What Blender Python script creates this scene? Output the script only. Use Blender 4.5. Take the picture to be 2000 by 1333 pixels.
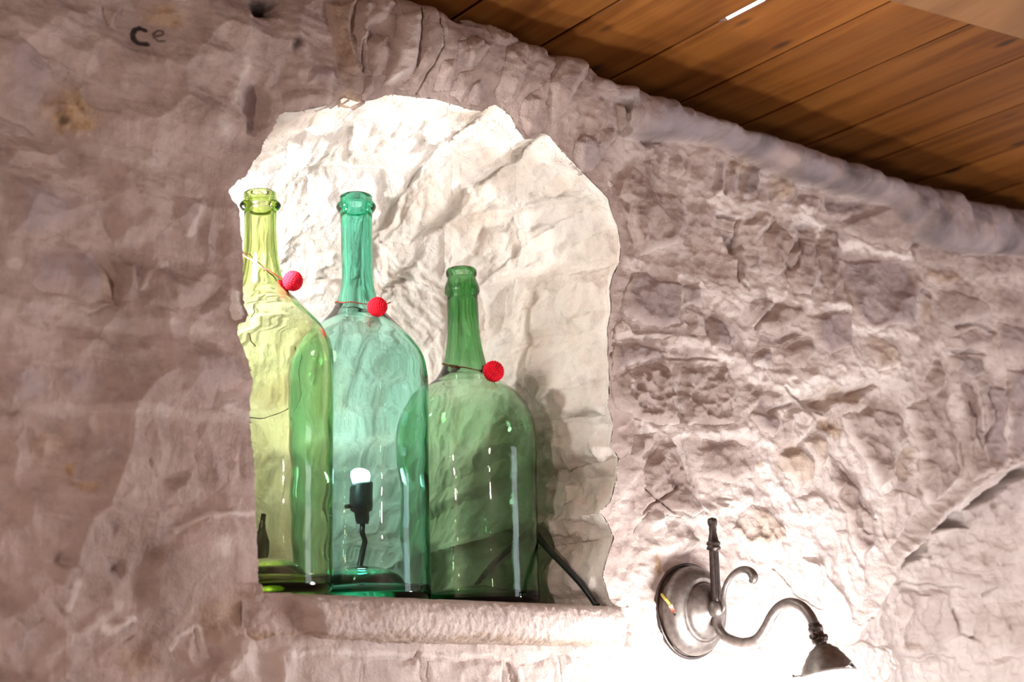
import bpy, math, random
import numpy as np
from mathutils import Vector, Matrix

random.seed(4)
scene = bpy.context.scene
for o in list(bpy.data.objects):
    bpy.data.objects.remove(o)
COL = scene.collection

# ------------------------------------------------------------------ camera, light, exposure
cam_d = bpy.data.cameras.new('camera')
cam_d.sensor_width = 36.0
cam_d.lens = 50.464
cam_d.clip_start = 0.02
cam = bpy.data.objects.new('camera', cam_d)
COL.objects.link(cam)
_r = np.array([[0.79686664, 0.13913711, 0.58791532], [-0.60398058, 0.20686335, 0.76968501], [-0.01452639, -0.96842574, 0.24887861]])
_m = Matrix(((_r[0, 0], -_r[0, 1], -_r[0, 2], 0.0), (_r[1, 0], -_r[1, 1], -_r[1, 2], -1.2), (_r[2, 0], -_r[2, 1], -_r[2, 2], 1.6), (0, 0, 0, 1)))
cam.matrix_world = _m
cam_d.dof.use_dof = True
cam_d.dof.focus_distance = 1.58
cam_d.dof.aperture_fstop = 5.0
scene.camera = cam

scene.view_settings.view_transform = 'Standard'
scene.view_settings.look = 'None'
scene.view_settings.gamma = 1.0
scene.view_settings.use_curve_mapping = False
scene.view_settings.exposure = 0.0
scene.cycles.max_bounces = 26
scene.cycles.transmission_bounces = 26
scene.cycles.transparent_max_bounces = 40
scene.cycles.diffuse_bounces = 4
scene.cycles.glossy_bounces = 6
scene.cycles.sample_clamp_indirect = 25.0
scene.cycles.caustics_refractive = True
scene.cycles.blur_glossy = 1.0

world = bpy.data.worlds.new('world')
scene.world = world
world.use_nodes = True
world.node_tree.nodes['Background'].inputs[0].default_value = (0.92, 0.96, 1.0, 1)
world.node_tree.nodes['Background'].inputs[1].default_value = 2.0


def lamp(name, kind, loc, energy, color, size=0.05, aim=None, **kw):
    d = bpy.data.lights.new(name, kind)
    d.energy = energy
    d.color = color
    if kind == 'AREA':
        d.shape = 'RECTANGLE'
        d.size = size
        d.size_y = kw.get('size_y', size)
    else:
        d.shadow_soft_size = size
    if kind == 'SPOT':
        d.spot_size = math.radians(kw.get('cone', 90))
        d.spot_blend = kw.get('blend', 0.5)
    o = bpy.data.objects.new(name, d)
    COL.objects.link(o)
    o.location = loc
    if aim is not None:
        o.rotation_euler = (Vector(aim) - Vector(loc)).to_track_quat('-Z', 'Y').to_euler()
    return o


# unseen fill lights added: two warm points and a cool area at the right
lamp('room_fill_a', 'POINT', (-0.95, -1.0, 1.90), 37.0, (1.0, 0.82, 0.73), 0.03)
lamp('room_fill_b', 'POINT', (0.9, -2.6, 2.05), 32.0, (1.0, 0.83, 0.76), 0.03)
lamp('cool_fill', 'AREA', (3.1, -1.7, 1.7), 16.0, (0.80, 0.84, 1.0), 1.0, aim=(1.0, 0, 2.0), size_y=1.2)
# unseen fill added at the right to brighten that side of the wall
lamp('room_fill_c', 'POINT', (2.45, -1.0, 1.50), 34.0, (1.0, 0.92, 0.89), 0.10)
# reflector bulb standing in the niche, shining up
lamp('niche_spot', 'SPOT', (0.8705, 0.236, 1.889), 0.55, (1.0, 0.965, 0.935), 0.009, aim=(0.86, 0.225, 2.2), cone=177, blend=0.35)
# two unseen fill spots added behind the left jamb to brighten the niche
for yl, zl, pw in ((0.170, 2.06, 5.5), (0.045, 2.06, 6.0)):
    lamp('niche_side_fill', 'SPOT', (0.603, yl, zl), pw, (1.0, 0.965, 0.93), 0.013, aim=(1.05, 0.10, zl - 0.04), cone=150, blend=0.8)
# lamp low in the room that throws a pool of light on the planks beside the beam
lamp('ceiling_spot', 'SPOT', (0.3, -1.9, 0.6), 110.0, (1.0, 0.80, 0.55), 0.01, aim=(1.14, -0.30, 2.372), cone=5.4, blend=0.06)

# measured positions on the wall, in metres (x along the wall, z up)
D = {}
D['OUT'] = [
    [0.6238, 1.7],
    [0.6202, 1.7391],
    [0.618, 1.772],
    [0.616, 1.8004],
    [0.6135, 1.8291],
    [0.6097, 1.8482],
    [0.6079, 1.8699],
    [0.6063, 1.8869],
    [0.6094, 1.9046],
    [0.605, 1.924],
    [0.5981, 1.938],
    [0.5918, 1.9496],
    [0.5931, 1.9588],
    [0.6009, 1.9636],
    [0.6034, 1.9715],
    [0.5987, 1.981],
    [0.5974, 2.0037],
    [0.5961, 2.0266],
    [0.5934, 2.0416],
    [0.5915, 2.0621],
    [0.5877, 2.078],
    [0.5821, 2.0821],
    [0.5758, 2.0913],
    [0.5842, 2.0999],
    [0.5974, 2.1134],
    [0.6036, 2.1271],
    [0.6101, 2.1351],
    [0.6141, 2.1495],
    [0.6233, 2.1654],
    [0.6275, 2.1796],
    [0.6371, 2.1881],
    [0.6504, 2.1909],
    [0.6591, 2.1953],
    [0.6828, 2.2053],
    [0.702, 2.2187],
    [0.7193, 2.2186],
    [0.7431, 2.2282],
    [0.7545, 2.2358],
    [0.7667, 2.2408],
    [0.783, 2.242],
    [0.8029, 2.2448],
    [0.8217, 2.2478],
    [0.8366, 2.2474],
    [0.8539, 2.2482],
    [0.8643, 2.2471],
    [0.8819, 2.2497],
    [0.8905, 2.2575],
    [0.8984, 2.2614],
    [0.9106, 2.2576],
    [0.9214, 2.2528],
    [0.9322, 2.2405],
    [0.943, 2.2306],
    [0.9564, 2.235],
    [0.9656, 2.2442],
    [0.9777, 2.2439],
    [0.9896, 2.2353],
    [1.0092, 2.2221],
    [1.0336, 2.2071],
    [1.0505, 2.1968],
    [1.0684, 2.1858],
    [1.0717, 2.1705],
    [1.0806, 2.1531],
    [1.0843, 2.1284],
    [1.081, 2.1088],
    [1.0707, 2.0913],
    [1.0653, 2.0748],
    [1.0666, 2.0503],
    [1.0593, 2.0246],
    [1.058, 1.9941],
    [1.059, 1.9642],
    [1.0555, 1.934],
    [1.063, 1.9111],
    [1.0566, 1.887],
    [1.0683, 1.8747],
    [1.0673, 1.853],
    [1.0554, 1.8233],
    [1.0399, 1.8107],
    [1.0528, 1.7974],
    [1.059, 1.7836],
    [1.0482, 1.7605],
    [1.04, 1.7406],
    [1.0481, 1.7215],
    [1.0556, 1.7],
]
D['STONES'] = [
    [[[0.3495, 2.1867], [0.3673, 2.1918], [0.3841, 2.1841], [0.3969, 2.1675], [0.4, 2.1558], [0.3918, 2.1387], [0.3855, 2.1296], [0.3651, 2.1269],
        [0.3536, 2.1312]], 7, 0.5, 60, 3],
    [[[0.4425, 2.2502], [0.4673, 2.2578], [0.4655, 2.244], [0.4588, 2.2287], [0.4522, 2.2294], [0.4454, 2.2432]], 6, 0.6, 40, 0],
    [[[0.4789, 2.2614], [0.5481, 2.2826], [0.5458, 2.2709], [0.5274, 2.2587], [0.5121, 2.2444], [0.4914, 2.2405], [0.4816, 2.2488]], 5, 0.5, 50, 2],
    [[[0.5084, 2.2111], [0.5337, 2.2371], [0.5664, 2.2382], [0.5862, 2.2273], [0.5778, 2.1976], [0.5685, 2.1816], [0.5471, 2.1761], [0.5308, 2.1825],
        [0.5172, 2.1922]], 6, 0.7, 60, 0],
    [[[0.4047, 2.157], [0.4158, 2.1691], [0.4351, 2.1677], [0.4413, 2.1464], [0.4425, 2.1089], [0.4244, 2.1071], [0.412, 2.1165], [0.3907, 2.1211],
        [0.3876, 2.1326]], 5, 1.2, 30, 2],
    [[[0.5882, 2.2195], [0.5826, 2.2043], [0.5811, 2.1848], [0.5858, 2.1616], [0.5929, 2.1483], [0.6039, 2.152], [0.6181, 2.1679], [0.6261, 2.187],
        [0.6226, 2.2093], [0.609, 2.2224]], -6, 0.4, 60, 5],
    [[[0.5532, 2.1589], [0.5638, 2.1643], [0.5829, 2.1652], [0.5861, 2.1536], [0.5758, 2.1351], [0.5517, 2.1295]], 6, 0.4, 60, 1],
    [[[0.5201, 2.1528], [0.5412, 2.1634], [0.5495, 2.1448], [0.5438, 2.1276], [0.5292, 2.1242], [0.5222, 2.1408]], 5, 0.9, 30, 0],
    [[[0.444, 2.142], [0.4655, 2.1526], [0.4958, 2.1525], [0.5122, 2.1331], [0.5078, 2.1166], [0.4535, 2.1039], [0.4454, 2.1171]], 5, 0.6, 45, 0],
    [[[0.3679, 2.0577], [0.413, 2.0651], [0.4418, 2.0567], [0.4409, 2.0321], [0.4029, 2.0079], [0.3674, 2.0034]], 6, 0.8, 50, 3],
    [[[0.39, 1.9984], [0.4212, 2.009], [0.447, 2.009], [0.4626, 1.9878], [0.4709, 1.9675], [0.4478, 1.9575], [0.4153, 1.9584], [0.3924, 1.9638],
        [0.3803, 1.9779]], 8, 0.4, 80, 3],
    [[[0.4624, 2.0759], [0.5144, 2.0873], [0.5214, 2.0684], [0.5165, 2.0421], [0.5023, 2.0244], [0.4951, 2.018], [0.4731, 2.0164], [0.464, 2.022],
        [0.459, 2.0504]], 5, 0.6, 60, 0],
    [[[0.5228, 2.0712], [0.5529, 2.0745], [0.5488, 2.0485], [0.5404, 2.0367], [0.5213, 2.0481]], 6, 0.7, 50, 5],
    [[[0.555, 2.0754], [0.5691, 2.0836], [0.5735, 2.0533], [0.5721, 2.0207], [0.5642, 2.0183], [0.5517, 2.0286], [0.5488, 2.0485]], 6, 0.7, 40, 5],
    [[[0.5738, 2.0872], [0.5843, 2.0815], [0.5906, 2.0567], [0.5939, 2.0262], [0.5783, 2.0244], [0.5756, 2.0537]], 5, 0.8, 40, 0],
    [[[0.5035, 1.9989], [0.5207, 2.0079], [0.526, 2.0038], [0.5643, 2.0167], [0.5752, 2.0075], [0.5655, 1.9856], [0.553, 1.9736], [0.5353, 1.9668],
        [0.5222, 1.9666], [0.5154, 1.9812], [0.4995, 1.9815]], 6, 1.2, 35, 0],
    [[[0.4951, 1.9701], [0.5045, 1.9794], [0.5147, 1.9762], [0.5203, 1.9634], [0.4982, 1.9575]], 7, 0.6, 40, 5],
    [[[0.4708, 2.0125], [0.4988, 2.0138], [0.4961, 1.9887], [0.4927, 1.9687], [0.4758, 1.9659], [0.4697, 1.989]], 5, 0.6, 50, 0],
    [[[0.5224, 1.92], [0.532, 1.9282], [0.5727, 1.9369], [0.5904, 1.9294], [0.5973, 1.9155], [0.5943, 1.8944], [0.5695, 1.8875], [0.5664, 1.875],
        [0.5522, 1.8734], [0.5368, 1.8788], [0.5264, 1.887], [0.514, 1.8879], [0.5037, 1.8984], [0.5205, 1.9078]], 9, 0.4, 80, 5],
    [[[0.5706, 1.8866], [0.5918, 1.8916], [0.6011, 1.8814], [0.5983, 1.8703], [0.5703, 1.8668], [0.567, 1.8727]], 7, 1.6, 18, 1],
    [[[0.3707, 1.8991], [0.3966, 1.9026], [0.4194, 1.883], [0.425, 1.8656], [0.3997, 1.859], [0.374, 1.8538]], 5, 0.9, 40, 3],
    [[[0.4103, 1.8977], [0.4532, 1.9058], [0.4572, 1.8786], [0.4486, 1.867], [0.4282, 1.8646], [0.4177, 1.8805]], 6, 0.7, 40, 3],
    [[[0.4446, 1.8204], [0.4482, 1.8365], [0.459, 1.8467], [0.4682, 1.85], [0.4807, 1.8353], [0.4885, 1.8223], [0.4842, 1.8151], [0.4635, 1.81],
        [0.4518, 1.8144]], 8, 0.5, 60, 5],
    [[[0.5059, 1.8564], [0.5182, 1.853], [0.5316, 1.831], [0.5297, 1.8191], [0.513, 1.8107], [0.5028, 1.8236], [0.4994, 1.8417]], 7, 0.7, 50, 0],
    [[[0.5552, 1.8627], [0.5694, 1.8642], [0.5687, 1.8441], [0.5586, 1.8407], [0.5532, 1.8496]], 6, 0.5, 40, 5],
    [[[0.5952, 1.8554], [0.6064, 1.8527], [0.6093, 1.8287], [0.6078, 1.8094], [0.5964, 1.8061], [0.5898, 1.8174], [0.5886, 1.8364]], -4, 0.6, 40, 5],
    [[[0.5513, 1.8343], [0.5714, 1.841], [0.5846, 1.8327], [0.583, 1.805], [0.5732, 1.7948], [0.5601, 1.8054]], 6, 0.6, 50, 5],
    [[[0.4347, 1.8128], [0.4449, 1.8151], [0.4449, 1.7937], [0.4397, 1.7911]], 4, 0.5, 30, 2],
    [[[0.4684, 1.806], [0.4823, 1.8072], [0.4879, 1.7905], [0.4836, 1.7834], [0.4696, 1.7846]], 6, 0.8, 30, 0],
    [[[0.4063, 1.8256], [0.417, 1.8302], [0.4243, 1.8207], [0.423, 1.8073], [0.412, 1.8064], [0.4062, 1.8146]], 5, 0.6, 30, 3],
    [[[0.5181, 1.8057], [0.552, 1.8188], [0.563, 1.7963], [0.5535, 1.7849], [0.5289, 1.7831], [0.5188, 1.7929]], 6, 1.2, 30, 0],
    [[[0.5087, 1.7541], [0.5349, 1.7602], [0.5642, 1.7676], [0.6153, 1.7747], [0.6185, 1.711], [0.6084, 1.674], [0.5805, 1.6757], [0.5689, 1.6799],
        [0.5602, 1.6886], [0.5341, 1.6747], [0.5055, 1.6806], [0.5058, 1.7201]], 5, 0.4, 120, 0],
    [[[0.5606, 1.6775], [0.5652, 1.674], [0.5701, 1.6509], [0.5648, 1.6376], [0.5479, 1.6376], [0.5426, 1.6485], [0.5402, 1.6572], [0.5489, 1.6683]],
        8, 0.8, 45, 0],
    [[[0.5817, 1.6466], [0.5911, 1.6601], [0.6059, 1.6708], [0.6173, 1.6673], [0.6237, 1.6469], [0.6204, 1.6221], [0.5777, 1.6223]], 10, 1, 35, 1],
    [[[0.422, 1.7228], [0.4252, 1.7401], [0.4362, 1.7407], [0.4438, 1.726], [0.4529, 1.7221], [0.4489, 1.7154], [0.4312, 1.7168]], -7, 1.2, 25, 5],
    [[[0.4658, 1.7335], [0.491, 1.7348], [0.4932, 1.7195], [0.4876, 1.7127], [0.4714, 1.7142]], -7, 1.4, 20, 5],
    [[[0.3821, 1.744], [0.4187, 1.7205], [0.4268, 1.7039], [0.4368, 1.6831], [0.4128, 1.67], [0.3976, 1.6758], [0.3858, 1.6941]], 6, 0.8, 50, 0],
    [[[0.4462, 1.674], [0.4719, 1.6909], [0.4763, 1.6777], [0.5024, 1.6779], [0.4994, 1.6661], [0.4871, 1.6629], [0.4503, 1.6573]], 7, 1.2, 35, 0],
    [[[0.3877, 1.6686], [0.4039, 1.6751], [0.4288, 1.6736], [0.4339, 1.662], [0.423, 1.6453], [0.3978, 1.6443], [0.3891, 1.6491]], 6, 0.9, 40, 5],
    [[[0.4486, 1.7566], [0.4619, 1.761], [0.4651, 1.7444], [0.4611, 1.7355], [0.4542, 1.7373]], -4, 0.8, 25, 5],
    [[[0.4659, 1.7612], [0.4818, 1.7578], [0.4825, 1.7454], [0.4699, 1.7412]], -3, 0.8, 25, 5],
    [[[0.4148, 1.6411], [0.4441, 1.6517], [0.4882, 1.6595], [0.5344, 1.6703], [0.5393, 1.6463], [0.5319, 1.6224], [0.416, 1.6227]], 5, 0.8, 60, 0],
    [[[0.3755, 1.8334], [0.3989, 1.8381], [0.4039, 1.81], [0.4006, 1.7836], [0.3795, 1.7799]], 5, 0.6, 60, 0],
    [[[0.4936, 1.7729], [0.534, 1.7802], [0.5299, 1.764], [0.4977, 1.757]], 5, 1, 25, 0],
    [[[0.4218, 1.9292], [0.4682, 1.9314], [0.4716, 1.913], [0.4278, 1.907]], 5, 0.7, 40, 0],
    [[[0.4753, 1.9324], [0.5166, 1.9361], [0.5167, 1.9145], [0.5012, 1.9005], [0.479, 1.9093]], 5, 0.6, 50, 0],
    [[[0.374, 2.2292], [0.4352, 2.248], [0.439, 2.2256], [0.4179, 2.2116], [0.3921, 2.2041], [0.3754, 2.2093]], 5, 0.8, 45, 0],
    [[[0.4042, 2.1999], [0.4422, 2.2134], [0.4461, 2.1886], [0.4348, 2.1727], [0.4107, 2.1728]], 5, 0.6, 50, 0],
    [[[0.3562, 2.0956], [0.3829, 2.1011], [0.4201, 2.1011], [0.419, 2.0811], [0.3586, 2.0627]], 5, 0.6, 45, 0],
    [[[0.4501, 2.2053], [0.4927, 2.2147], [0.5033, 2.1885], [0.4954, 2.1602], [0.4603, 2.1564], [0.4467, 2.1785]], 4, 0.5, 60, 0],
    [[[0.5884, 2.295], [0.6267, 2.3067], [0.6306, 2.2935], [0.6159, 2.2772], [0.5959, 2.2735]], -9, 1, 30, 4],
    [[[0.6371, 2.272], [0.6501, 2.2734], [0.6493, 2.2589], [0.6412, 2.2509], [0.6351, 2.2577]], -5, 0.8, 25, 5],
    [[[0.6582, 2.2329], [0.6728, 2.25], [0.6881, 2.2438], [0.6913, 2.2332], [0.6824, 2.2262], [0.6615, 2.2196]], 8, 0.4, 50, 3],
    [[[0.6804, 2.3232], [0.7177, 2.3346], [0.7117, 2.3119], [0.7076, 2.293], [0.7188, 2.2521], [0.7127, 2.2447], [0.6955, 2.2412], [0.6851, 2.2719]],
        6, 0.5, 60, 2],
    [[[0.7119, 2.2972], [0.716, 2.3222], [0.7253, 2.337], [0.7549, 2.3461], [0.7583, 2.3301], [0.7467, 2.3145], [0.734, 2.3036], [0.7248, 2.2773],
        [0.7185, 2.2767]], 8, 1.5, 25, 0],
    [[[0.7278, 2.2858], [0.7373, 2.2968], [0.7501, 2.2987], [0.7515, 2.2848], [0.7441, 2.2543], [0.7327, 2.25], [0.7268, 2.266]], 7, 0.8, 30, 0],
    [[[0.7577, 2.319], [0.7794, 2.3339], [0.7814, 2.3205], [0.7782, 2.2983], [0.7803, 2.2748], [0.7751, 2.2614], [0.7634, 2.2476], [0.7487, 2.2425],
        [0.7517, 2.267], [0.7546, 2.2976]], 9, 0.9, 40, 1],
    [[[0.7846, 2.3552], [0.8028, 2.3607], [0.8062, 2.3185], [0.8069, 2.2942], [0.7896, 2.2563], [0.7732, 2.2442], [0.7667, 2.2437], [0.781, 2.269],
        [0.7854, 2.3186]], 6, 0.7, 60, 0],
    [[[0.813, 2.3483], [0.8463, 2.3614], [0.8532, 2.3478], [0.8602, 2.3353], [0.8405, 2.3284], [0.8178, 2.328]], -12, 0.8, 30, 4],
    [[[0.8245, 2.3041], [0.8509, 2.3227], [0.8705, 2.3119], [0.8605, 2.2917], [0.8472, 2.2857], [0.8313, 2.2887]], 7, 1.6, 22, 0],
    [[[0.8116, 2.2821], [0.8314, 2.29], [0.8347, 2.2603], [0.8109, 2.2505]], 6, 1.2, 25, 0],
    [[[0.8382, 2.2783], [0.8591, 2.2882], [0.8589, 2.2666], [0.8518, 2.2525], [0.8326, 2.2561]], 7, 1, 25, 0],
    [[[0.8603, 2.275], [0.8716, 2.2805], [0.8828, 2.2654], [0.8756, 2.2543], [0.8587, 2.2506]], 9, 0.7, 20, 3],
    [[[0.8688, 2.3479], [0.8926, 2.3575], [0.9107, 2.3538], [0.914, 2.3317], [0.8993, 2.3212], [0.8805, 2.316], [0.8693, 2.3273]], 7, 1.5, 25, 0],
    [[[0.8949, 2.3175], [0.923, 2.3394], [0.9245, 2.3015], [0.9217, 2.266], [0.9107, 2.2632], [0.8943, 2.2696]], 6, 1.1, 30, 0],
    [[[0.6842, 2.1948], [0.693, 2.2101], [0.7068, 2.2252], [0.7211, 2.226], [0.7306, 2.2203], [0.7194, 2.2123], [0.7011, 2.2019]], 9, 0.6, 35, 2],
    [[[0.7227, 2.2462], [0.7365, 2.2528], [0.7405, 2.2345], [0.7318, 2.2212], [0.7236, 2.2255]], 7, 0.8, 25, 5],
    [[[0.6354, 2.2071], [0.6587, 2.2143], [0.6825, 2.2194], [0.6947, 2.218], [0.6827, 2.207], [0.6532, 2.1961], [0.6369, 2.1936]], 5, 1, 30, 0],
    [[[0.5989, 2.2699], [0.632, 2.2455], [0.6349, 2.2238], [0.6124, 2.2067], [0.5946, 2.2296]], 5, 0.8, 40, 0],
    [[[0.941, 2.3457], [0.9715, 2.3564], [0.9682, 2.3456], [0.9495, 2.3242], [0.9378, 2.3358]], 8, 0.6, 30, 3],
    [[[0.9646, 2.3252], [0.9834, 2.3394], [1.0132, 2.345], [1.0173, 2.3264], [1.0041, 2.3065], [0.9891, 2.2684], [0.9749, 2.2508], [0.9601, 2.2631],
        [0.9572, 2.2987]], 9, 0.7, 50, 0],
    [[[0.9305, 2.2683], [0.9502, 2.2879], [0.9689, 2.2558], [0.9657, 2.2448], [0.9475, 2.2342], [0.9316, 2.2516]], 7, 1.2, 30, 0],
    [[[1.0217, 2.317], [1.038, 2.3306], [1.0564, 2.3262], [1.064, 2.3135], [1.0451, 2.3047], [1.0293, 2.3072]], 8, 1, 25, 0],
    [[[1.0649, 2.2958], [1.0775, 2.305], [1.0877, 2.2949], [1.0894, 2.2774], [1.08, 2.2685], [1.0723, 2.2785]], 11, 0.5, 25, 1],
    [[[1.0913, 2.3018], [1.104, 2.307], [1.1074, 2.2911], [1.0936, 2.2784]], 9, 0.5, 20, 2],
    [[[1.112, 2.3003], [1.1867, 2.3148], [1.2036, 2.3009], [1.1849, 2.2841], [1.127, 2.2623], [1.109, 2.2714]], -9, 0.4, 60, 5],
    [[[1.0144, 2.2405], [1.0274, 2.2533], [1.0391, 2.2496], [1.0486, 2.2298], [1.0442, 2.2172], [1.0274, 2.2102], [1.013, 2.2217]], 10, 0.4, 40, 3],
    [[[1.0435, 2.263], [1.0663, 2.2718], [1.0731, 2.2583], [1.0586, 2.2399], [1.0444, 2.243]], 7, 1.3, 20, 0],
    [[[1.0866, 2.215], [1.1038, 2.2312], [1.1267, 2.2237], [1.1359, 2.2073], [1.1718, 2.2109], [1.1842, 2.2001], [1.1913, 2.1749], [1.184, 2.155],
        [1.1437, 2.1343], [1.1147, 2.1194], [1.0999, 2.1326], [1.0953, 2.156], [1.099, 2.1825], [1.084, 2.1923]], 10, 1.3, 55, 0],
    [[[1.1211, 2.2457], [1.1408, 2.2529], [1.1375, 2.2381], [1.1556, 2.2274], [1.1474, 2.2177], [1.1327, 2.2271]], 8, 1.1, 22, 0],
    [[[1.164, 2.2548], [1.1847, 2.2663], [1.1915, 2.2488], [1.1828, 2.2347], [1.1672, 2.2347]], 9, 0.5, 30, 0],
    [[[1.2448, 2.2704], [1.2613, 2.2707], [1.2618, 2.2271], [1.2424, 2.2231]], 7, 1, 20, 5],
    [[[1.2678, 2.2722], [1.2851, 2.2796], [1.2862, 2.2323], [1.2674, 2.2283]], 7, 1, 20, 5],
    [[[1.292, 2.2713], [1.3322, 2.286], [1.3207, 2.2395], [1.2935, 2.231]], 7, 1, 22, 5],
    [[[1.3449, 2.2759], [1.3815, 2.2898], [1.3941, 2.2651], [1.3832, 2.2441], [1.3463, 2.2364]], 7, 1.4, 22, 2],
    [[[1.392, 2.2531], [1.4162, 2.2647], [1.4396, 2.2631], [1.4372, 2.2392], [1.4099, 2.2301], [1.3928, 2.2396]], 8, 0.9, 30, 0],
    [[[1.4503, 2.2675], [1.5478, 2.2812], [1.5347, 2.2627], [1.4923, 2.2489], [1.452, 2.2437]], -6, 1.1, 30, 5],
    [[[1.4883, 2.2407], [1.5366, 2.2601], [1.5833, 2.281], [1.6091, 2.2794], [1.625, 2.2526], [1.6235, 2.2233], [1.5818, 2.2238], [1.5425, 2.2179],
        [1.5073, 2.2208], [1.4871, 2.2294]], 11, 0.5, 70, 0],
    [[[1.6269, 2.2491], [1.6789, 2.2553], [1.688, 2.2523], [1.63, 2.2382]], -12, 0.4, 30, 5],
    [[[1.6349, 2.2315], [1.6583, 2.242], [1.7225, 2.2502], [1.7322, 2.234], [1.7351, 2.2126], [1.6556, 2.2047], [1.6387, 2.2169]], 8, 0.9, 40, 0],
    [[[1.4766, 2.1815], [1.6166, 2.2053], [1.6208, 2.1684], [1.6201, 2.1116], [1.5723, 2.1029], [1.5273, 2.089], [1.4882, 2.0974], [1.4831, 2.1452]],
        8, 0.9, 60, 3],
    [[[1.7435, 2.236], [1.8054, 2.2497], [1.8551, 2.2548], [1.9255, 2.2626], [1.9199, 2.231], [1.7756, 2.2039], [1.7664, 2.2244]], 7, 1.2, 40, 0],
    [[[1.0974, 2.0966], [1.1254, 2.1028], [1.1416, 2.0966], [1.1738, 2.0996], [1.1808, 2.0749], [1.1773, 2.0449], [1.1468, 2.0403], [1.1222, 2.0416],
        [1.0987, 2.0411], [1.0799, 2.0475], [1.0847, 2.0656]], 9, 0.8, 70, 5],
    [[[1.1785, 2.0932], [1.2051, 2.1036], [1.2092, 2.0736], [1.1875, 2.0721]], 8, 0.6, 30, 5],
    [[[1.1855, 2.0666], [1.2156, 2.0662], [1.2156, 2.0397], [1.1904, 2.036]], 9, 0.7, 30, 1],
    [[[1.2207, 2.0637], [1.2416, 2.0604], [1.2581, 2.0413], [1.2551, 2.0259], [1.2198, 2.0242]], 7, 0.9, 30, 5],
    [[[1.063, 2.0222], [1.0827, 2.0405], [1.0982, 2.0305], [1.1466, 2.0365], [1.1696, 2.0298], [1.0968, 2.0167], [1.0666, 2.0135]], 7, 0.8, 30, 1],
    [[[1.2442, 2.1846], [1.2858, 2.1791], [1.2758, 2.1453], [1.2587, 2.1475]], -6, 1.4, 22, 5],
    [[[1.3268, 2.187], [1.347, 2.2112], [1.3647, 2.202], [1.3776, 2.1833], [1.3551, 2.1388], [1.3412, 2.1329], [1.3335, 2.1543]], 11, 0.9, 25, 0],
    [[[1.37, 2.1742], [1.3946, 2.1957], [1.4228, 2.1975], [1.4231, 2.1492], [1.4021, 2.119], [1.3745, 2.1179], [1.3622, 2.1317], [1.372, 2.1543]], 12,
        0.9, 30, 0],
    [[[1.4386, 2.2228], [1.4768, 2.2223], [1.4735, 2.1436], [1.4398, 2.1252], [1.4302, 2.1504]], 9, 1.6, 22, 0],
    [[[1.2781, 2.1633], [1.2906, 2.1691], [1.2825, 2.1127], [1.2705, 2.1107]], 8, 0.8, 20, 0],
    [[[1.2958, 2.153], [1.3129, 2.1561], [1.3113, 2.1366], [1.295, 2.1318]], 7, 0.8, 20, 5],
    [[[1.2907, 2.1945], [1.3188, 2.2174], [1.3426, 2.2152], [1.331, 2.1919], [1.3058, 2.1733]], 8, 1, 30, 1],
    [[[1.3971, 2.2226], [1.4324, 2.2224], [1.4256, 2.2052], [1.3972, 2.2026], [1.381, 2.2087]], -9, 0.6, 30, 5],
    [[[1.2919, 2.0915], [1.3264, 2.1038], [1.3429, 2.0976], [1.3062, 2.0636], [1.2941, 2.0618]], 8, 0.8, 25, 0],
    [[[1.3132, 2.0694], [1.3469, 2.0996], [1.3835, 2.0993], [1.3923, 2.0883], [1.3674, 2.0722], [1.3244, 2.059]], 9, 0.9, 40, 0],
    [[[1.4061, 2.089], [1.4355, 2.1034], [1.4746, 2.106], [1.4804, 2.0736], [1.4836, 2.0558], [1.4609, 2.0547], [1.4302, 2.0414], [1.409, 2.0577]],
        10, 0.5, 50, 3],
    [[[1.3005, 2.0276], [1.3301, 2.0371], [1.3373, 2.0128], [1.3105, 2.004], [1.2948, 2.0137]], 8, 1, 30, 5],
    [[[1.3569, 2.0415], [1.4042, 2.0598], [1.4075, 2.0424], [1.3875, 2.018], [1.3689, 2.0156], [1.3529, 2.0282]], 9, 0.5, 40, 0],
    [[[1.3055, 2.0549], [1.3825, 2.0676], [1.3965, 2.0614], [1.3515, 2.0448], [1.3086, 2.0367]], -5, 1.2, 22, 5],
    [[[1.0838, 1.9782], [1.1443, 1.9948], [1.1646, 1.9869], [1.1648, 1.922], [1.0999, 1.9175], [1.0638, 1.9302], [1.0612, 1.9615]], 9, 2, 22, 0],
    [[[1.1776, 1.9949], [1.2454, 2.002], [1.2604, 1.9769], [1.2492, 1.9335], [1.1814, 1.9201], [1.173, 1.9475]], 8, 2, 22, 0],
    [[[1.0625, 2.0099], [1.1128, 2.0153], [1.1533, 2.0073], [1.1445, 1.998], [1.0832, 1.9818], [1.0607, 1.9674]], 8, 1.4, 30, 5],
    [[[1.2815, 1.9723], [1.2948, 1.9798], [1.3428, 1.979], [1.3342, 1.9668], [1.316, 1.9595], [1.2811, 1.9555]], 8, 0.7, 35, 0],
    [[[1.2815, 1.9492], [1.3229, 1.9538], [1.3347, 1.9401], [1.3201, 1.9218], [1.288, 1.93], [1.2781, 1.9405]], 9, 0.6, 35, 5],
    [[[1.3458, 1.9603], [1.3732, 1.9694], [1.3949, 1.9652], [1.3924, 1.9396], [1.3586, 1.9152], [1.3339, 1.9102], [1.3397, 1.9341]], 10, 0.9, 40, 1],
    [[[1.3645, 1.979], [1.4039, 1.987], [1.4553, 2.0028], [1.5253, 2.0184], [1.5289, 2.0125], [1.4756, 1.9839], [1.4136, 1.9666], [1.385, 1.9721]],
        -14, 0.6, 40, 2],
    [[[1.3267, 1.9025], [1.3662, 1.916], [1.3934, 1.9002], [1.3902, 1.8686], [1.3639, 1.8607], [1.3427, 1.8744], [1.33, 1.888]], 10, 0.6, 60, 2],
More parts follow.
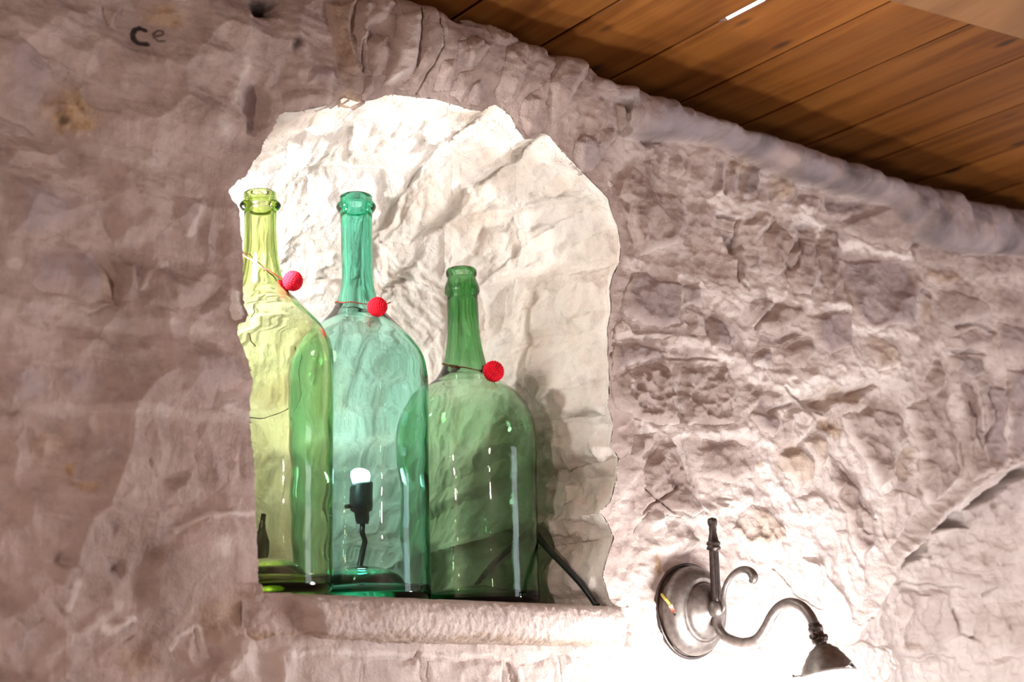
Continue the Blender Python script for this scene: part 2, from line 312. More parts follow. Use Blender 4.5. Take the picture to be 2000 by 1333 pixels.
    [[[1.3705, 1.9203], [1.3909, 1.9342], [1.4155, 1.9274], [1.4169, 1.9024], [1.3997, 1.8772], [1.3953, 1.9004]], 8, 1, 30, 2],
    [[[1.401, 1.9572], [1.4365, 1.9679], [1.441, 1.9447], [1.4183, 1.9357], [1.399, 1.937]], -7, 1.2, 22, 2],
    [[[1.2034, 1.9094], [1.2563, 1.9116], [1.2853, 1.8967], [1.2834, 1.8726], [1.2455, 1.8607], [1.2013, 1.8656], [1.1991, 1.8948]], 8, 1, 40, 0],
    [[[1.1305, 1.893], [1.1545, 1.9014], [1.1761, 1.8622], [1.1943, 1.8227], [1.1748, 1.8159], [1.1433, 1.8197], [1.1096, 1.8448], [1.1073, 1.8611]],
        8, 1.6, 30, 0],
    [[[1.275, 1.8351], [1.2963, 1.8335], [1.338, 1.8125], [1.3401, 1.7951], [1.3008, 1.7817], [1.2676, 1.7855], [1.2358, 1.8], [1.2527, 1.8181]], 8,
        1.8, 20, 2],
    [[[1.2153, 1.8344], [1.2417, 1.8327], [1.2372, 1.8196], [1.2175, 1.8182]], 7, 0.6, 25, 1],
    [[[1.1105, 1.8156], [1.1581, 1.8101], [1.1893, 1.7853], [1.1554, 1.7659], [1.1081, 1.7692], [1.0859, 1.7909]], 5, 1.2, 40, 1],
    [[[1.0897, 1.9021], [1.1274, 1.9089], [1.1225, 1.8934], [1.1039, 1.8709], [1.0839, 1.8779]], 7, 1.6, 20, 0],
    [[[1.514, 2.0842], [1.5771, 2.0717], [1.5789, 2.0423], [1.5231, 2.035], [1.5151, 2.0573]], 8, 1.6, 22, 2],
    [[[1.687, 2.178], [1.7905, 2.1717], [1.8, 2.1528], [1.7026, 2.1225], [1.6749, 2.1259]], 9, 0.4, 60, 0],
    [[[1.7002, 2.1055], [1.761, 2.1259], [1.8081, 2.1251], [1.8, 2.106], [1.7317, 2.0933]], 7, 0.6, 40, 0],
    [[[1.6956, 2.074], [1.7306, 2.0856], [1.7772, 2.0882], [1.7863, 2.0679], [1.7497, 2.0533], [1.7046, 2.055]], 7, 0.8, 30, 5],
    [[[1.8228, 2.1453], [1.9054, 2.1498], [1.8969, 2.1022], [1.8216, 2.0997]], 7, 0.9, 40, 5],
    [[[1.6532, 2.2042], [1.7344, 2.2077], [1.7463, 2.1895], [1.685, 2.1807], [1.6502, 2.1824]], 6, 1.2, 30, 2],
    [[[1.8167, 2.2013], [1.9154, 2.2057], [1.9079, 2.1639], [1.822, 2.1562]], 7, 0.7, 50, 0],
    [[[1.6192, 2.0208], [1.6749, 2.0764], [1.6825, 2.0566], [1.6725, 2.0273], [1.6279, 2.0016]], 8, 1.1, 30, 0],
    [[[1.4528, 1.9608], [1.5151, 1.985], [1.5762, 1.9786], [1.5939, 1.9466], [1.5559, 1.9289], [1.5457, 1.8901], [1.5206, 1.8744], [1.472, 1.933]], 9,
        1.5, 30, 0],
    [[[1.5884, 1.9885], [1.6859, 2.04], [1.6884, 1.9852], [1.7033, 1.9285], [1.6751, 1.8866], [1.6231, 1.8616], [1.6033, 1.8775], [1.6202, 1.9209],
        [1.6124, 1.9449]], 9, 1.2, 35, 0],
    [[[1.7042, 2.0446], [1.7456, 2.0423], [1.7573, 1.9629], [1.7617, 1.9147], [1.7138, 1.8976], [1.7115, 1.9437]], 9, 1.1, 35, 0],
    [[[1.7629, 2.052], [1.8186, 2.0436], [1.8134, 1.9385], [1.7791, 1.9176], [1.7684, 1.964]], 9, 1.3, 30, 3],
    [[[1.8303, 2.076], [1.8938, 2.0843], [1.8694, 1.9474], [1.8223, 1.9393]], 8, 1, 40, 3],
    [[[1.5806, 1.9368], [1.6066, 1.9429], [1.6123, 1.9202], [1.5886, 1.8902], [1.566, 1.8828], [1.5536, 1.8942], [1.5617, 1.9156]], -8, 0.9, 25, 2],
    [[[1.4082, 1.9134], [1.4527, 1.9043], [1.4962, 1.8424], [1.4997, 1.8028], [1.4724, 1.7765], [1.4415, 1.8386]], 8, 1.6, 28, 0],
    [[[1.3592, 1.8507], [1.3954, 1.8626], [1.4208, 1.8372], [1.3966, 1.8175], [1.368, 1.8157]], 9, 0.4, 50, 1],
    [[[1.5272, 1.8682], [1.5493, 1.8767], [1.5973, 1.8735], [1.6059, 1.8569], [1.5403, 1.8051], [1.5233, 1.7942]], 8, 0.8, 40, 0],
    [[[1.3596, 1.7761], [1.3834, 1.7804], [1.4264, 1.7349], [1.4463, 1.6944], [1.4019, 1.6841], [1.3768, 1.7145]], 7, 1.1, 40, 1],
    [[[1.4152, 1.8109], [1.445, 1.816], [1.4745, 1.7688], [1.4758, 1.7366], [1.4488, 1.7166]], 7, 1, 35, 1],
    [[[1.7508, 1.8672], [1.8041, 1.8969], [1.8771, 1.9195], [1.9098, 1.9206], [1.9015, 1.874], [1.8321, 1.8408], [1.7495, 1.843]], 1, 1.8, 40, 3],
    [[[1.689, 1.8292], [1.7463, 1.8378], [1.8659, 1.8324], [1.865, 1.7907], [1.7514, 1.7783], [1.6538, 1.797]], 1, 2.1, 40, 0],
    [[[1.5809, 1.7681], [1.6361, 1.7898], [1.7486, 1.7753], [1.8432, 1.7736], [1.8271, 1.7525], [1.6342, 1.7594]], 2, 1.5, 40, 0],
    [[[1.5784, 1.7477], [1.6847, 1.7516], [1.709, 1.6844], [1.6529, 1.6713], [1.5799, 1.6769], [1.5708, 1.722]], 3, 1.5, 50, 0],
    [[[1.7384, 1.7324], [1.8784, 1.7441], [1.8656, 1.6725], [1.736, 1.6793]], 3, 1.65, 40, 2],
    [[[1.5132, 1.7269], [1.5617, 1.7337], [1.555, 1.7215], [1.5196, 1.7034], [1.5015, 1.705]], -3, 1.2, 25, 2],
    [[[1.457, 1.6726], [1.5541, 1.6726], [1.5789, 1.6198], [1.4987, 1.62], [1.4721, 1.6486]], 7, 1.5, 40, 1],
    [[[1.6093, 1.6561], [1.7057, 1.6623], [1.6992, 1.6194], [1.6151, 1.6197]], 5, 1.5, 40, 0],
    [[[1.7323, 1.6557], [1.8641, 1.6639], [1.8561, 1.6189], [1.7267, 1.6193]], 5, 1.65, 40, 0],
    [[[0.6429, 1.6485], [0.6938, 1.6513], [0.7262, 1.6478], [0.7221, 1.6218], [0.641, 1.6221]], 3, 0.5, 50, 0],
    [[[0.7302, 1.6473], [0.7973, 1.6498], [0.8021, 1.6216], [0.7277, 1.6218]], 3, 0.5, 50, 0],
    [[[0.8063, 1.6479], [0.9025, 1.6482], [0.8988, 1.6213], [0.8063, 1.6216]], 3, 0.5, 50, 1],
    [[[0.9084, 1.6483], [0.9629, 1.6487], [0.9655, 1.6211], [0.9099, 1.6212]], 3, 0.5, 50, 1],
    [[[0.9747, 1.6524], [1.0497, 1.6559], [1.0556, 1.6208], [0.9738, 1.621]], 3, 0.5, 50, 1],
    [[[1.0618, 1.6778], [1.1191, 1.6845], [1.1286, 1.6455], [1.0928, 1.6207], [1.0629, 1.6208]], 4, 1.2, 40, 1],
    [[[1.2058, 1.6632], [1.2911, 1.6672], [1.3222, 1.62], [1.2028, 1.6203]], 4, 1, 50, 1],
]
D['RIDGES'] = [
    [[[1.2445, 2.2153], [1.2908, 2.2201], [1.368, 2.2281], [1.4376, 2.2234]], 0.0102, 9, 1],
    [[[1.4825, 2.2066], [1.5414, 2.208], [1.6199, 2.2135]], 0.0069, 8, 1],
    [[[1.3285, 2.1069], [1.396, 2.1068], [1.4775, 2.1128]], 0.0057, 8, 1],
    [[[1.093, 2.1072], [1.1507, 2.1098], [1.2106, 2.1085]], 0.0065, 7, 0.8],
    [[[1.21, 2.0992], [1.2528, 2.0799], [1.2909, 2.1027]], 0.0147, 5, 0.8],
    [[[1.1539, 2.0187], [1.2141, 2.0298]], 0.0058, 6, 0.8],
    [[[1.2236, 2.017], [1.266, 2.0164]], 0.0059, 7, 1],
    [[[1.2831, 2.0043], [1.3189, 1.9939], [1.3757, 1.9963], [1.4363, 2.0134], [1.4993, 2.0291], [1.5742, 2.0317]], 0.0118, 10, 1],
    [[[1.4848, 2.0848], [1.5486, 2.0871], [1.6095, 2.0909]], 0.0066, 7, 1],
    [[[1.0996, 1.9115], [1.1726, 1.9136], [1.2587, 1.9194], [1.3119, 1.912], [1.3293, 1.9008]], 0.0057, 7, 0.8],
    [[[1.1178, 1.8056], [1.1745, 1.8111], [1.2174, 1.8279], [1.2657, 1.84]], 0.0067, 7, 0.9],
    [[[1.3009, 1.8886], [1.3167, 1.8614], [1.3509, 1.8323], [1.3837, 1.7836], [1.4085, 1.7468]], 0.0103, 7, 1],
    [[[1.4542, 1.9461], [1.4839, 1.895], [1.5107, 1.8434], [1.5273, 1.7845]], 0.0041, 6, 0.7],
    [[[1.4407, 1.688], [1.4843, 1.724], [1.554, 1.7891], [1.6617, 1.8574], [1.7634, 1.9104], [1.869, 1.9451]], 0.0129, 16, 0.4],
    [[[1.6372, 2.1711], [1.6429, 2.1121], [1.6244, 2.0761], [1.5869, 2.0276]], 0.009, 7, 0.3],
    [[[0.3677, 1.9391], [0.4208, 1.9448], [0.482, 1.942], [0.5932, 1.9538]], 0.0052, 5, 0.3],
    [[[0.3999, 1.8559], [0.44, 1.8582], [0.4864, 1.8607], [0.5601, 1.8661], [0.6017, 1.8658]], 0.0032, 5, 0.3],
    [[[0.5398, 1.7596], [0.5641, 1.7717], [0.5867, 1.7756], [0.6162, 1.7799]], 0.0014, 4, 0.7],
    [[[0.4193, 1.6371], [0.4435, 1.6613], [0.4735, 1.6789], [0.491, 1.6923]], 0.003, 6, 0.3],
    [[[0.4762, 1.6721], [0.4877, 1.6694], [0.5037, 1.6792]], 0.0021, 8, 0.9],
    [[[0.5399, 1.655], [0.5489, 1.6683], [0.5621, 1.6784]], 0.0013, 5, 0.7],
    [[[0.5661, 1.6767], [0.5716, 1.6509]], 0.0022, 6, 0.6],
    [[[0.4418, 1.6874], [0.4494, 1.7069]], 0.0021, 7, 0.6],
    [[[0.4415, 2.1011], [0.5085, 2.1024]], 0.0046, 5, 0.4],
    [[[0.5768, 2.181], [0.5891, 2.2253]], 0.0027, 6, 0.6],
    [[[0.5424, 2.0396], [0.5541, 2.0726]], 0.002, 6, 0.7],
    [[[0.4956, 1.9789], [0.5037, 1.995], [0.5207, 2.0079]], 0.0015, 4, 0.5],
    [[[0.6436, 1.6243], [0.6402, 1.6494], [0.672, 1.6543], [0.7853, 1.6541], [0.9105, 1.6519]], 0.0023, 4, 0.6],
    [[[1.0552, 2.1544], [1.0666, 2.2404], [1.1096, 2.2836]], 0.0059, 5, 0.2],
    [[[0.8371, 2.3524], [0.8062, 2.3556], [0.8082, 2.2885]], 0.0025, 5, 0.3],
    [[[1.2322, 2.2995], [1.226, 2.1416]], 0.0081, 5, 0.1],
    [[[0.6819, 2.2479], [0.6827, 2.2081]], 0.0028, 4, 0.2],
    [[[1.7053, 2.0761], [1.7072, 2.0093], [1.721, 1.9447]], 0.0038, 5, 0.4],
    [[[1.7551, 2.0487], [1.7598, 1.9632]], 0.0038, 5, 0.4],
    [[[1.8266, 2.0693], [1.8198, 1.9391]], 0.0039, 4, 0.3],
    [[[1.574, 2.0295], [1.5804, 1.9946]], 0.0058, 5, 0.3],
    [[[0.5804, 1.8742], [0.6069, 1.8683]], 0.0024, 5, 0.6],
    [[[1.266, 2.0164], [1.2636, 1.9262]], 0.0064, 4, 0.5],
]
D['CRACKS'] = [
    [[[0.3546, 2.1174], [0.3638, 2.1139], [0.382, 2.1131], [0.3906, 2.1088]], 0.0014, 6],
    [[[0.3493, 2.1896], [0.3618, 2.1922]], 0.002, 8],
    [[[0.4435, 2.0132], [0.4547, 2.0008], [0.4599, 1.9921], [0.4686, 1.9671], [0.4759, 1.9645]], 0.0019, 6],
    [[[0.3743, 1.8499], [0.3894, 1.8499]], 0.0017, 8],
    [[[0.4451, 2.2484], [0.4538, 2.2283]], 0.001, 5],
    [[[0.3675, 2.1894], [0.3772, 2.1821], [0.3905, 2.1783]], 0.002, 5],
    [[[0.387, 2.1748], [0.3994, 2.1656]], 0.0015, 4],
    [[[0.4019, 2.0919], [0.3572, 2.0815]], 0.001, 3],
    [[[0.4484, 1.9463], [0.476, 1.9636], [0.4547, 1.9601]], 0.0009, 4],
    [[[0.5104, 1.9618], [0.5304, 1.9631]], 0.001, 4],
    [[[0.5606, 1.9773], [0.5757, 1.9949]], 0.001, 4],
    [[[0.535, 1.8643], [0.5105, 1.8616], [0.4772, 1.8569]], 0.0009, 4],
    [[[0.5043, 1.8215], [0.5165, 1.8087]], 0.0014, 6],
    [[[0.5063, 1.6654], [0.4951, 1.6587]], 0.0009, 6],
    [[[0.3997, 1.6759], [0.4107, 1.6691], [0.4209, 1.6764]], 0.0012, 5],
    [[[0.4283, 1.6934], [0.4379, 1.681]], 0.0017, 5],
    [[[0.5631, 1.6775], [0.567, 1.6553]], 0.0009, 6],
    [[[0.4274, 1.7081], [0.4407, 1.7044]], 0.0017, 6],
    [[[0.7813, 2.3357], [0.7809, 2.272]], 0.0012, 5],
    [[[0.7929, 2.2482], [0.8096, 2.295], [0.8042, 2.3241]], 0.0012, 4],
    [[[0.7215, 2.2881], [0.722, 2.253]], 0.0012, 5],
    [[[1.472, 1.7045], [1.5283, 1.7516], [1.5862, 1.7908]], 0.0019, 8],
    [[[1.444, 1.8982], [1.4656, 1.8667], [1.4872, 1.8351], [1.5078, 1.8365]], 0.0013, 5],
    [[[1.4719, 1.8341], [1.4755, 1.8212], [1.4868, 1.8139]], 0.0013, 5],
    [[[1.3125, 1.7614], [1.3511, 1.7353], [1.3862, 1.7148]], 0.0012, 5],
    [[[1.1026, 1.8151], [1.1522, 1.8482]], 0.0012, 4],
    [[[1.108, 1.8447], [1.1463, 1.8164]], 0.0012, 6],
    [[[1.172, 1.9044], [1.1959, 1.8216]], 0.0012, 4],
    [[[1.2268, 1.8408], [1.2438, 1.8384]], 0.0012, 4],
    [[[1.15, 1.951], [1.1659, 1.9406]], 0.0012, 5],
    [[[1.248, 2.1996], [1.2848, 2.2022], [1.2794, 2.1922]], 0.0021, 6],
    [[[1.3667, 2.1603], [1.3754, 2.1479], [1.3944, 2.1935]], 0.0014, 5],
    [[[1.2794, 2.1922], [1.2718, 2.1163], [1.2868, 2.1087]], 0.0021, 6],
    [[[1.0603, 1.9944], [1.0695, 2.0262]], 0.0012, 5],
    [[[1.1447, 2.003], [1.2301, 2.0096]], 0.0013, 4],
    [[[1.3464, 1.9874], [1.3741, 1.9788], [1.4114, 1.9644]], 0.002, 8],
    [[[1.3155, 1.9543], [1.3592, 1.9724]], 0.002, 5],
    [[[1.7121, 2.1224], [1.7626, 2.1362], [1.8116, 2.1311]], 0.0024, 8],
    [[[1.7064, 2.0838], [1.7437, 2.0927], [1.7806, 2.094]], 0.0023, 8],
    [[[1.6303, 2.1624], [1.6616, 2.1638]], 0.0031, 8],
    [[[1.745, 2.1971], [1.7595, 2.1956]], 0.0032, 6],
    [[[1.5283, 1.7516], [1.5929, 1.7608], [1.7386, 1.7563]], 0.0013, 4],
    [[[1.5969, 1.7509], [1.6452, 1.7439]], 0.002, 6],
    [[[1.7043, 1.724], [1.7076, 1.6932], [1.7508, 1.6871]], 0.0021, 8],
    [[[1.7727, 1.7471], [1.8053, 1.761]], 0.0014, 5],
    [[[1.4293, 1.6722], [1.4691, 1.6791], [1.5178, 1.667], [1.541, 1.648]], 0.0013, 4],
    [[[1.5795, 1.6626], [1.6779, 1.6636]], 0.0013, 4],
    [[[1.62, 1.7993], [1.6752, 1.7953]], 0.0021, 5],
    [[[1.7097, 1.6491], [1.7259, 1.6424]], 0.0014, 4],
    [[[1.1936, 1.6642], [1.2222, 1.6605]], 0.0023, 7],
    [[[1.4824, 1.7079], [1.4417, 1.6974]], 0.0013, 3],
    [[[1.7314, 2.0121], [1.7365, 1.9682], [1.7611, 1.9337]], 0.0023, 6],
    [[[1.7782, 2.0402], [1.782, 1.9878], [1.7696, 1.9641]], 0.0023, 6],
    [[[1.8214, 2.0378], [1.8072, 1.9905]], 0.0016, 5],
    [[[1.551, 1.7657], [1.5511, 1.7261]], 0.0013, 4],
    [[[0.7973, 1.6557], [0.7943, 1.6508]], 0.0015, 3],
    [[[1.306, 2.0616], [1.3267, 2.0849]], 0.0027, 5],
    [[[1.2729, 2.2908], [1.2869, 2.2913]], 0.005, 10],
    [[[1.1916, 2.2932], [1.2412, 2.2981], [1.2875, 2.2985]], 0.0035, 6],
]
D['STAINS'] = [
    [0.4227, 2.1341, 0.022, 0.0271, 0, 0.9],
    [0.4162, 2.124, 0.0067, 0.0049, 1, 0.6],
    [0.4306, 2.1235, 0.0122, 0.0074, 0, 1],
    [0.6097, 2.2929, 0.0193, 0.0124, 1, 0.95],
    [0.6415, 2.2624, 0.0086, 0.009, 1, 0.7],
    [0.5064, 2.2535, 0.0219, 0.016, 0, 0.7],
    [0.4387, 1.8065, 0.0031, 0.0097, 2, 1],
    [0.451, 1.7898, 0.0137, 0.0079, 0, 0.8],
    [0.4199, 1.8203, 0.0201, 0.0263, 0, 0.3],
    [1.1192, 1.7583, 0.0047, 0.0172, 2, 0.8],
    [1.1216, 1.7298, 0.0039, 0.0114, 2, 0.6],
    [1.2728, 2.2894, 0.0136, 0.0064, 1, 0.9],
    [1.2042, 2.1442, 0.0126, 0.0107, 2, 0.5],
    [1.2856, 2.2734, 0.0345, 0.0107, 2, 0.45],
    [0.5876, 1.6871, 0.0306, 0.0271, 0, 0.35],
    [0.5074, 1.646, 0.0234, 0.0172, 0, 0.35],
    [0.8233, 2.3452, 0.0181, 0.0093, 1, 0.5],
    [1.3475, 1.896, 0.0335, 0.026, 0, 0.5],
    [1.429, 1.9435, 0.0253, 0.0136, 0, 0.7],
    [1.4539, 1.9903, 0.0631, 0.0125, 0, 0.5],
    [1.1804, 1.9052, 0.0068, 0.0031, 2, 0.4],
    [1.2918, 1.8878, 0.0073, 0.0051, 2, 0.5],
    [1.6133, 1.6748, 0.0329, 0.008, 2, 0.35],
    [0.7435, 2.3154, 0.0101, 0.012, 3, 0.3],
    [0.5698, 2.1481, 0.01, 0.0085, 3, 0.8],
    [0.4567, 1.8465, 0.0056, 0.0113, 3, 0.6],
    [0.5803, 1.744, 0.0081, 0.0115, 3, 0.8],
    [0.3757, 1.9794, 0.0089, 0.0055, 3, 0.5],
    [0.6729, 2.2454, 0.0075, 0.0046, 3, 0.6],
    [0.6999, 2.2703, 0.0161, 0.0461, 0, 0.4],
    [0.7131, 2.2187, 0.0193, 0.0103, 0, 0.6],
    [1.6437, 2.1346, 0.0167, 0.0269, 0, 0.4],
    [0.8919, 2.2001, 0.0147, 0.0122, 0, 0],
    [0.461, 1.9731, 0.0106, 0.0189, 0, 0.35],
    [0.9236, 2.3718, 0.0196, 0.013, 1, 0],
]
D['LETTERS'] = [
    [[0.487, 2.2354], [0.4822, 2.2372], [0.4773, 2.2342], [0.4745, 2.2281], [0.4754, 2.222], [0.4796, 2.2184], [0.4873, 2.219]],
    [[0.4945, 2.2291], [0.5021, 2.2329], [0.5025, 2.2373], [0.4983, 2.2377], [0.4943, 2.2328], [0.4941, 2.2273], [0.4974, 2.224], [0.5035, 2.2258]],
]
D['LEDGE_TOP'] = [
    [0.6993, 2.3514],
    [0.7907, 2.3405],
    [0.8196, 2.3395],
    [0.8576, 2.3429],
    [0.9003, 2.3385],
    [0.9442, 2.3334],
    [0.9629, 2.3323],
    [0.9974, 2.3368],
    [1.0209, 2.3388],
    [1.0361, 2.3227],
    [1.0887, 2.3249],
    [1.1025, 2.3192],
    [1.1431, 2.3217],
    [1.1643, 2.317],
    [1.2214, 2.3128],
    [1.3141, 2.3145],
    [1.3726, 2.317],
    [1.4329, 2.3151],
    [1.5067, 2.3172],
    [1.5385, 2.3108],
    [1.6293, 2.3177],
    [1.7012, 2.3255],
    [1.7181, 2.3172],
    [1.7807, 2.3224],
    [1.8791, 2.3305],
    [1.9613, 2.3348],
]
D['LEDGE_BOT'] = [
    [1.0844, 2.261],
    [1.128, 2.2715],
    [1.1845, 2.2851],
    [1.2426, 2.2866],
    [1.3166, 2.2814],
    [1.3543, 2.2715],
    [1.4548, 2.2719],
    [1.5083, 2.2789],
    [1.5734, 2.2746],
    [1.5988, 2.254],
    [1.6478, 2.2363],
    [1.7059, 2.2303],
    [1.8734, 2.2555],
    [1.9566, 2.2683],
]
D['NSTONES'] = [
    [[[0.7008, 0.1906], [0.7119, 0.0334], [0.733, 0.0134], [0.7697, 0.0033], [0.7608, 0.1505], [0.7319, 0.2007]], 5, 1.6, 28],
    [[[0.6774, 0.3545], [0.6974, 0.2107], [0.7297, 0.2107], [0.7597, 0.1605], [0.7453, 0.3144], [0.7152, 0.3946], [0.6919, 0.388]], 5, 1.6, 28],
    [[[0.7497, 0.3512], [0.7631, 0.1839], [0.7764, 0.0033], [0.8076, 0.0067], [0.8354, 0.0167], [0.8309, 0.1271], [0.8254, 0.2308], [0.8031, 0.2609],
        [0.7764, 0.3177]], 6, 1.2, 40],
    [[[0.8331, 0.2341], [0.8331, 0.1472], [0.842, 0.0201], [0.8587, 0.01], [0.871, 0.0134], [0.8843, 0.0134], [0.8821, 0.1037], [0.8699, 0.2074],
        [0.8654, 0.2475]], 6, 1.5, 30],
    [[[0.8721, 0.2609], [0.8843, 0.1237], [0.9143, 0.0602], [0.9166, 0.1204], [0.9021, 0.2375]], 7, 1.6, 25],
    [[[0.8865, 0.0936], [0.8877, 0.0167], [0.9088, 0.0033], [0.9166, 0.0368]], 6, 0.8, 30],
    [[[0.9132, 0.2074], [0.9221, 0.107], [0.9366, 0.01], [0.9577, 0.0033], [0.9733, 0.01], [0.9889, 0.01], [0.9867, 0.1104], [0.9844, 0.214]], 6, 1.4,
        35],
    [[[0.6329, 0.2441], [0.6452, 0.1171], [0.6674, 0], [0.6919, 0.0067], [0.7063, 0.0134], [0.6919, 0.2074], [0.673, 0.3278]], 5, 1.6, 35],
    [[[0.5962, 0.4013], [0.6296, 0.2642], [0.6707, 0.3411], [0.6552, 0.4314], [0.6218, 0.4716]], 5, 1.6, 30],
    [[[0.5317, 0.5151], [0.5929, 0.4181], [0.6196, 0.4916], [0.6229, 0.5151], [0.5584, 0.5786]], 5, 1.2, 40],
    [[[0.6596, 0.4548], [0.6763, 0.3679], [0.6874, 0.4047], [0.7097, 0.4181], [0.7386, 0.3645], [0.7341, 0.4348], [0.6952, 0.4749]], 5, 1.4, 25],
    [[[0.5862, 0.1003], [0.5818, 0.01], [0.6096, 0.0067], [0.6507, 0.0067], [0.6618, 0.0134], [0.6396, 0.1171], [0.6274, 0.2274]], 6, 1.8, 25],
    [[[0.5439, 0.2007], [0.5595, 0.0502], [0.6251, 0.2408], [0.5984, 0.3679]], 5, 1.6, 28],
    [[[0.4939, 0.3077], [0.5417, 0.2241], [0.5929, 0.3846], [0.5362, 0.4816]], 5, 1.6, 28],
    [[[0.4205, 0.3378], [0.4872, 0.311], [0.5284, 0.4916], [0.4416, 0.4883]], 5, 1.4, 30],
    [[[0.485, 0.0903], [0.5306, 0.0535], [0.5584, 0.0268], [0.5384, 0.2007], [0.5083, 0.214]], 6, 1.8, 22],
    [[[0.4327, 0.1605], [0.4839, 0.1037], [0.5083, 0.2341], [0.4572, 0.2943]], 6, 1.8, 22],
    [[[0.3749, 0.1773], [0.4294, 0.1706], [0.4561, 0.311], [0.3971, 0.311]], 6, 1.6, 22],
    [[[0.5328, 0.0435], [0.5284, 0], [0.5428, 0.0033], [0.5573, 0.0033], [0.5539, 0.0334]], 7, 0.8, 30],
    [[[0.6352, 0.505], [0.6552, 0.4582], [0.723, 0.4783], [0.7597, 0.4314], [0.7264, 0.5585]], 5, 1.2, 35],
    [[[0.5628, 0.592], [0.6318, 0.5184], [0.6819, 0.5953], [0.6073, 0.699]], 5, 1.2, 40],
    [[[0.4461, 0.5217], [0.5206, 0.5117], [0.5517, 0.612], [0.4605, 0.6388]], 5, 1, 45],
]
D['BOTTLES'] = [
    {'x': 0.6643, 'y': 0.075, 'tilt': -0.041, 'prof': [[0.0168, 0.4137], [0.0173, 0.4081], [0.0178, 0.4053], [0.0198, 0.4036], [0.0214, 0.4003],
        [0.0198, 0.3975], [0.0171, 0.3947], [0.0166, 0.3897], [0.0166, 0.3676], [0.0177, 0.3483], [0.0196, 0.3341], [0.0226, 0.3216], [0.0272,
        0.3102], [0.0374, 0.2977], [0.0476, 0.2864], [0.0613, 0.2703], [0.0684, 0.258], [0.0713, 0.2468], [0.0719, 0.2219], [0.0702, 0.1361], [0.069,
        0.0851], [0.0678, 0.035]]},
    {'x': 0.8083, 'y': 0.125, 'tilt': -0.0347, 'prof': [[0.0185, 0.4557], [0.019, 0.4508], [0.0207, 0.4478], [0.0226, 0.4435], [0.0211, 0.4399],
        [0.0187, 0.4362], [0.0179, 0.4241], [0.0175, 0.388], [0.0182, 0.3523], [0.0195, 0.3446], [0.023, 0.3345], [0.0284, 0.3228], [0.0383, 0.311],
        [0.05, 0.2987], [0.0632, 0.283], [0.0718, 0.2674], [0.0752, 0.2501], [0.0753, 0.2129], [0.0742, 0.1564], [0.0732, 0.1009], [0.0727, 0.0462]]},
    {'x': 0.9596, 'y': 0.135, 'tilt': -0.036, 'prof': [[0.0178, 0.3983], [0.0185, 0.3945], [0.0178, 0.3907], [0.0168, 0.3882], [0.0187, 0.3825],
        [0.0208, 0.3749], [0.0206, 0.3699], [0.0187, 0.3661], [0.0186, 0.3548], [0.0188, 0.3299], [0.0202, 0.3119], [0.0229, 0.2946], [0.0265,
        0.2804], [0.0344, 0.267], [0.0454, 0.2578], [0.0621, 0.2444], [0.0733, 0.2268], [0.0782, 0.2117], [0.0796, 0.1967], [0.0782, 0.1419], [0.0774,
        0.1125], [0.0758, 0.0543]]},
]
D['BALLS'] = [
    [0.6724, 0.0461, 2.026, 0.0105],
    [0.7925, 0.0768, 2.0247, 0.0109],
    [0.9503, 0.0796, 1.974, 0.0123],
]
D['GAPS'] = [
    [[1.5902, 1.7766], [1.624, 1.8017], [1.6503, 1.8158], [1.6742, 1.8256], [1.6647, 1.806], [1.6391, 1.7906]],
    [[1.6725, 1.8298], [1.7035, 1.8461], [1.7306, 1.8638], [1.7446, 1.8626], [1.7658, 1.8442], [1.7081, 1.8377]],
    [[1.745, 1.8648], [1.7868, 1.8863], [1.8343, 1.9126], [1.8834, 1.9397], [1.9376, 1.95], [1.9345, 1.9325], [1.8729, 1.9157], [1.8242, 1.8891],
        [1.7723, 1.8712]],
]
D['THREAD'] = [
    [0.004, 0.03, None],
    [0.008, 0.012, [22, [0.012, -0.006, 0.008]]],
    [0.006, 0.018, [70, [0.012, -0.004, -0.003]]],
]
D['WIRE'] = [
    [[0.7346, 0.222, 2.0738], [0.7239, 0.222, 2.0629], [0.7161, 0.222, 2.0447], [0.714, 0.222, 2.0311]],
    [[0.7121, 0.222, 2.0129], [0.7174, 0.222, 2.0071], [0.7227, 0.222, 2.0013]],
    [[0.7761, 0.222, 2.007], [0.7794, 0.222, 1.9833], [0.7787, 0.222, 1.9591], [0.7726, 0.222, 1.9393], [0.754, 0.222, 1.9253], [0.7351, 0.222,
        1.9162], [0.7167, 0.222, 1.9154]],
]


# ------------------------------------------------------------------ helpers
def link(name, me, mat=None, parent=None, smooth=True):
    o = bpy.data.objects.new(name, me)
    COL.objects.link(o)
    if mat is not None:
        me.materials.append(mat)
    if parent is not None:
        o.parent = parent
    if smooth and len(me.polygons):
        me.polygons.foreach_set('use_smooth', np.ones(len(me.polygons), dtype=bool))
    return o


def tag(o, label=None, cat=None, group=None, kind=None):
    if label: o['label'] = label
    if cat: o['category'] = cat
    if group: o['group'] = group
    if kind: o['kind'] = kind
    return o


def empty(name, loc):
    o = bpy.data.objects.new(name, None)
    o.empty_display_size = 0.02
    COL.objects.link(o)
    o.location = loc
    return o


def mesh_np(name, co, faces):
    """co (n,3) ; faces (m,4) or (m,3) int array"""
    me = bpy.data.meshes.new(name)
    co = np.ascontiguousarray(co, dtype=np.float32)
    faces = np.ascontiguousarray(faces, dtype=np.int32)
    k = faces.shape[1]
    me.vertices.add(len(co))
    me.vertices.foreach_set('co', co.ravel())
    me.loops.add(faces.size)
    me.loops.foreach_set('vertex_index', faces.ravel())
    me.polygons.add(len(faces))
    me.polygons.foreach_set('loop_start', np.arange(0, faces.size, k, dtype=np.int32))
    me.update(calc_edges=True)
    return me


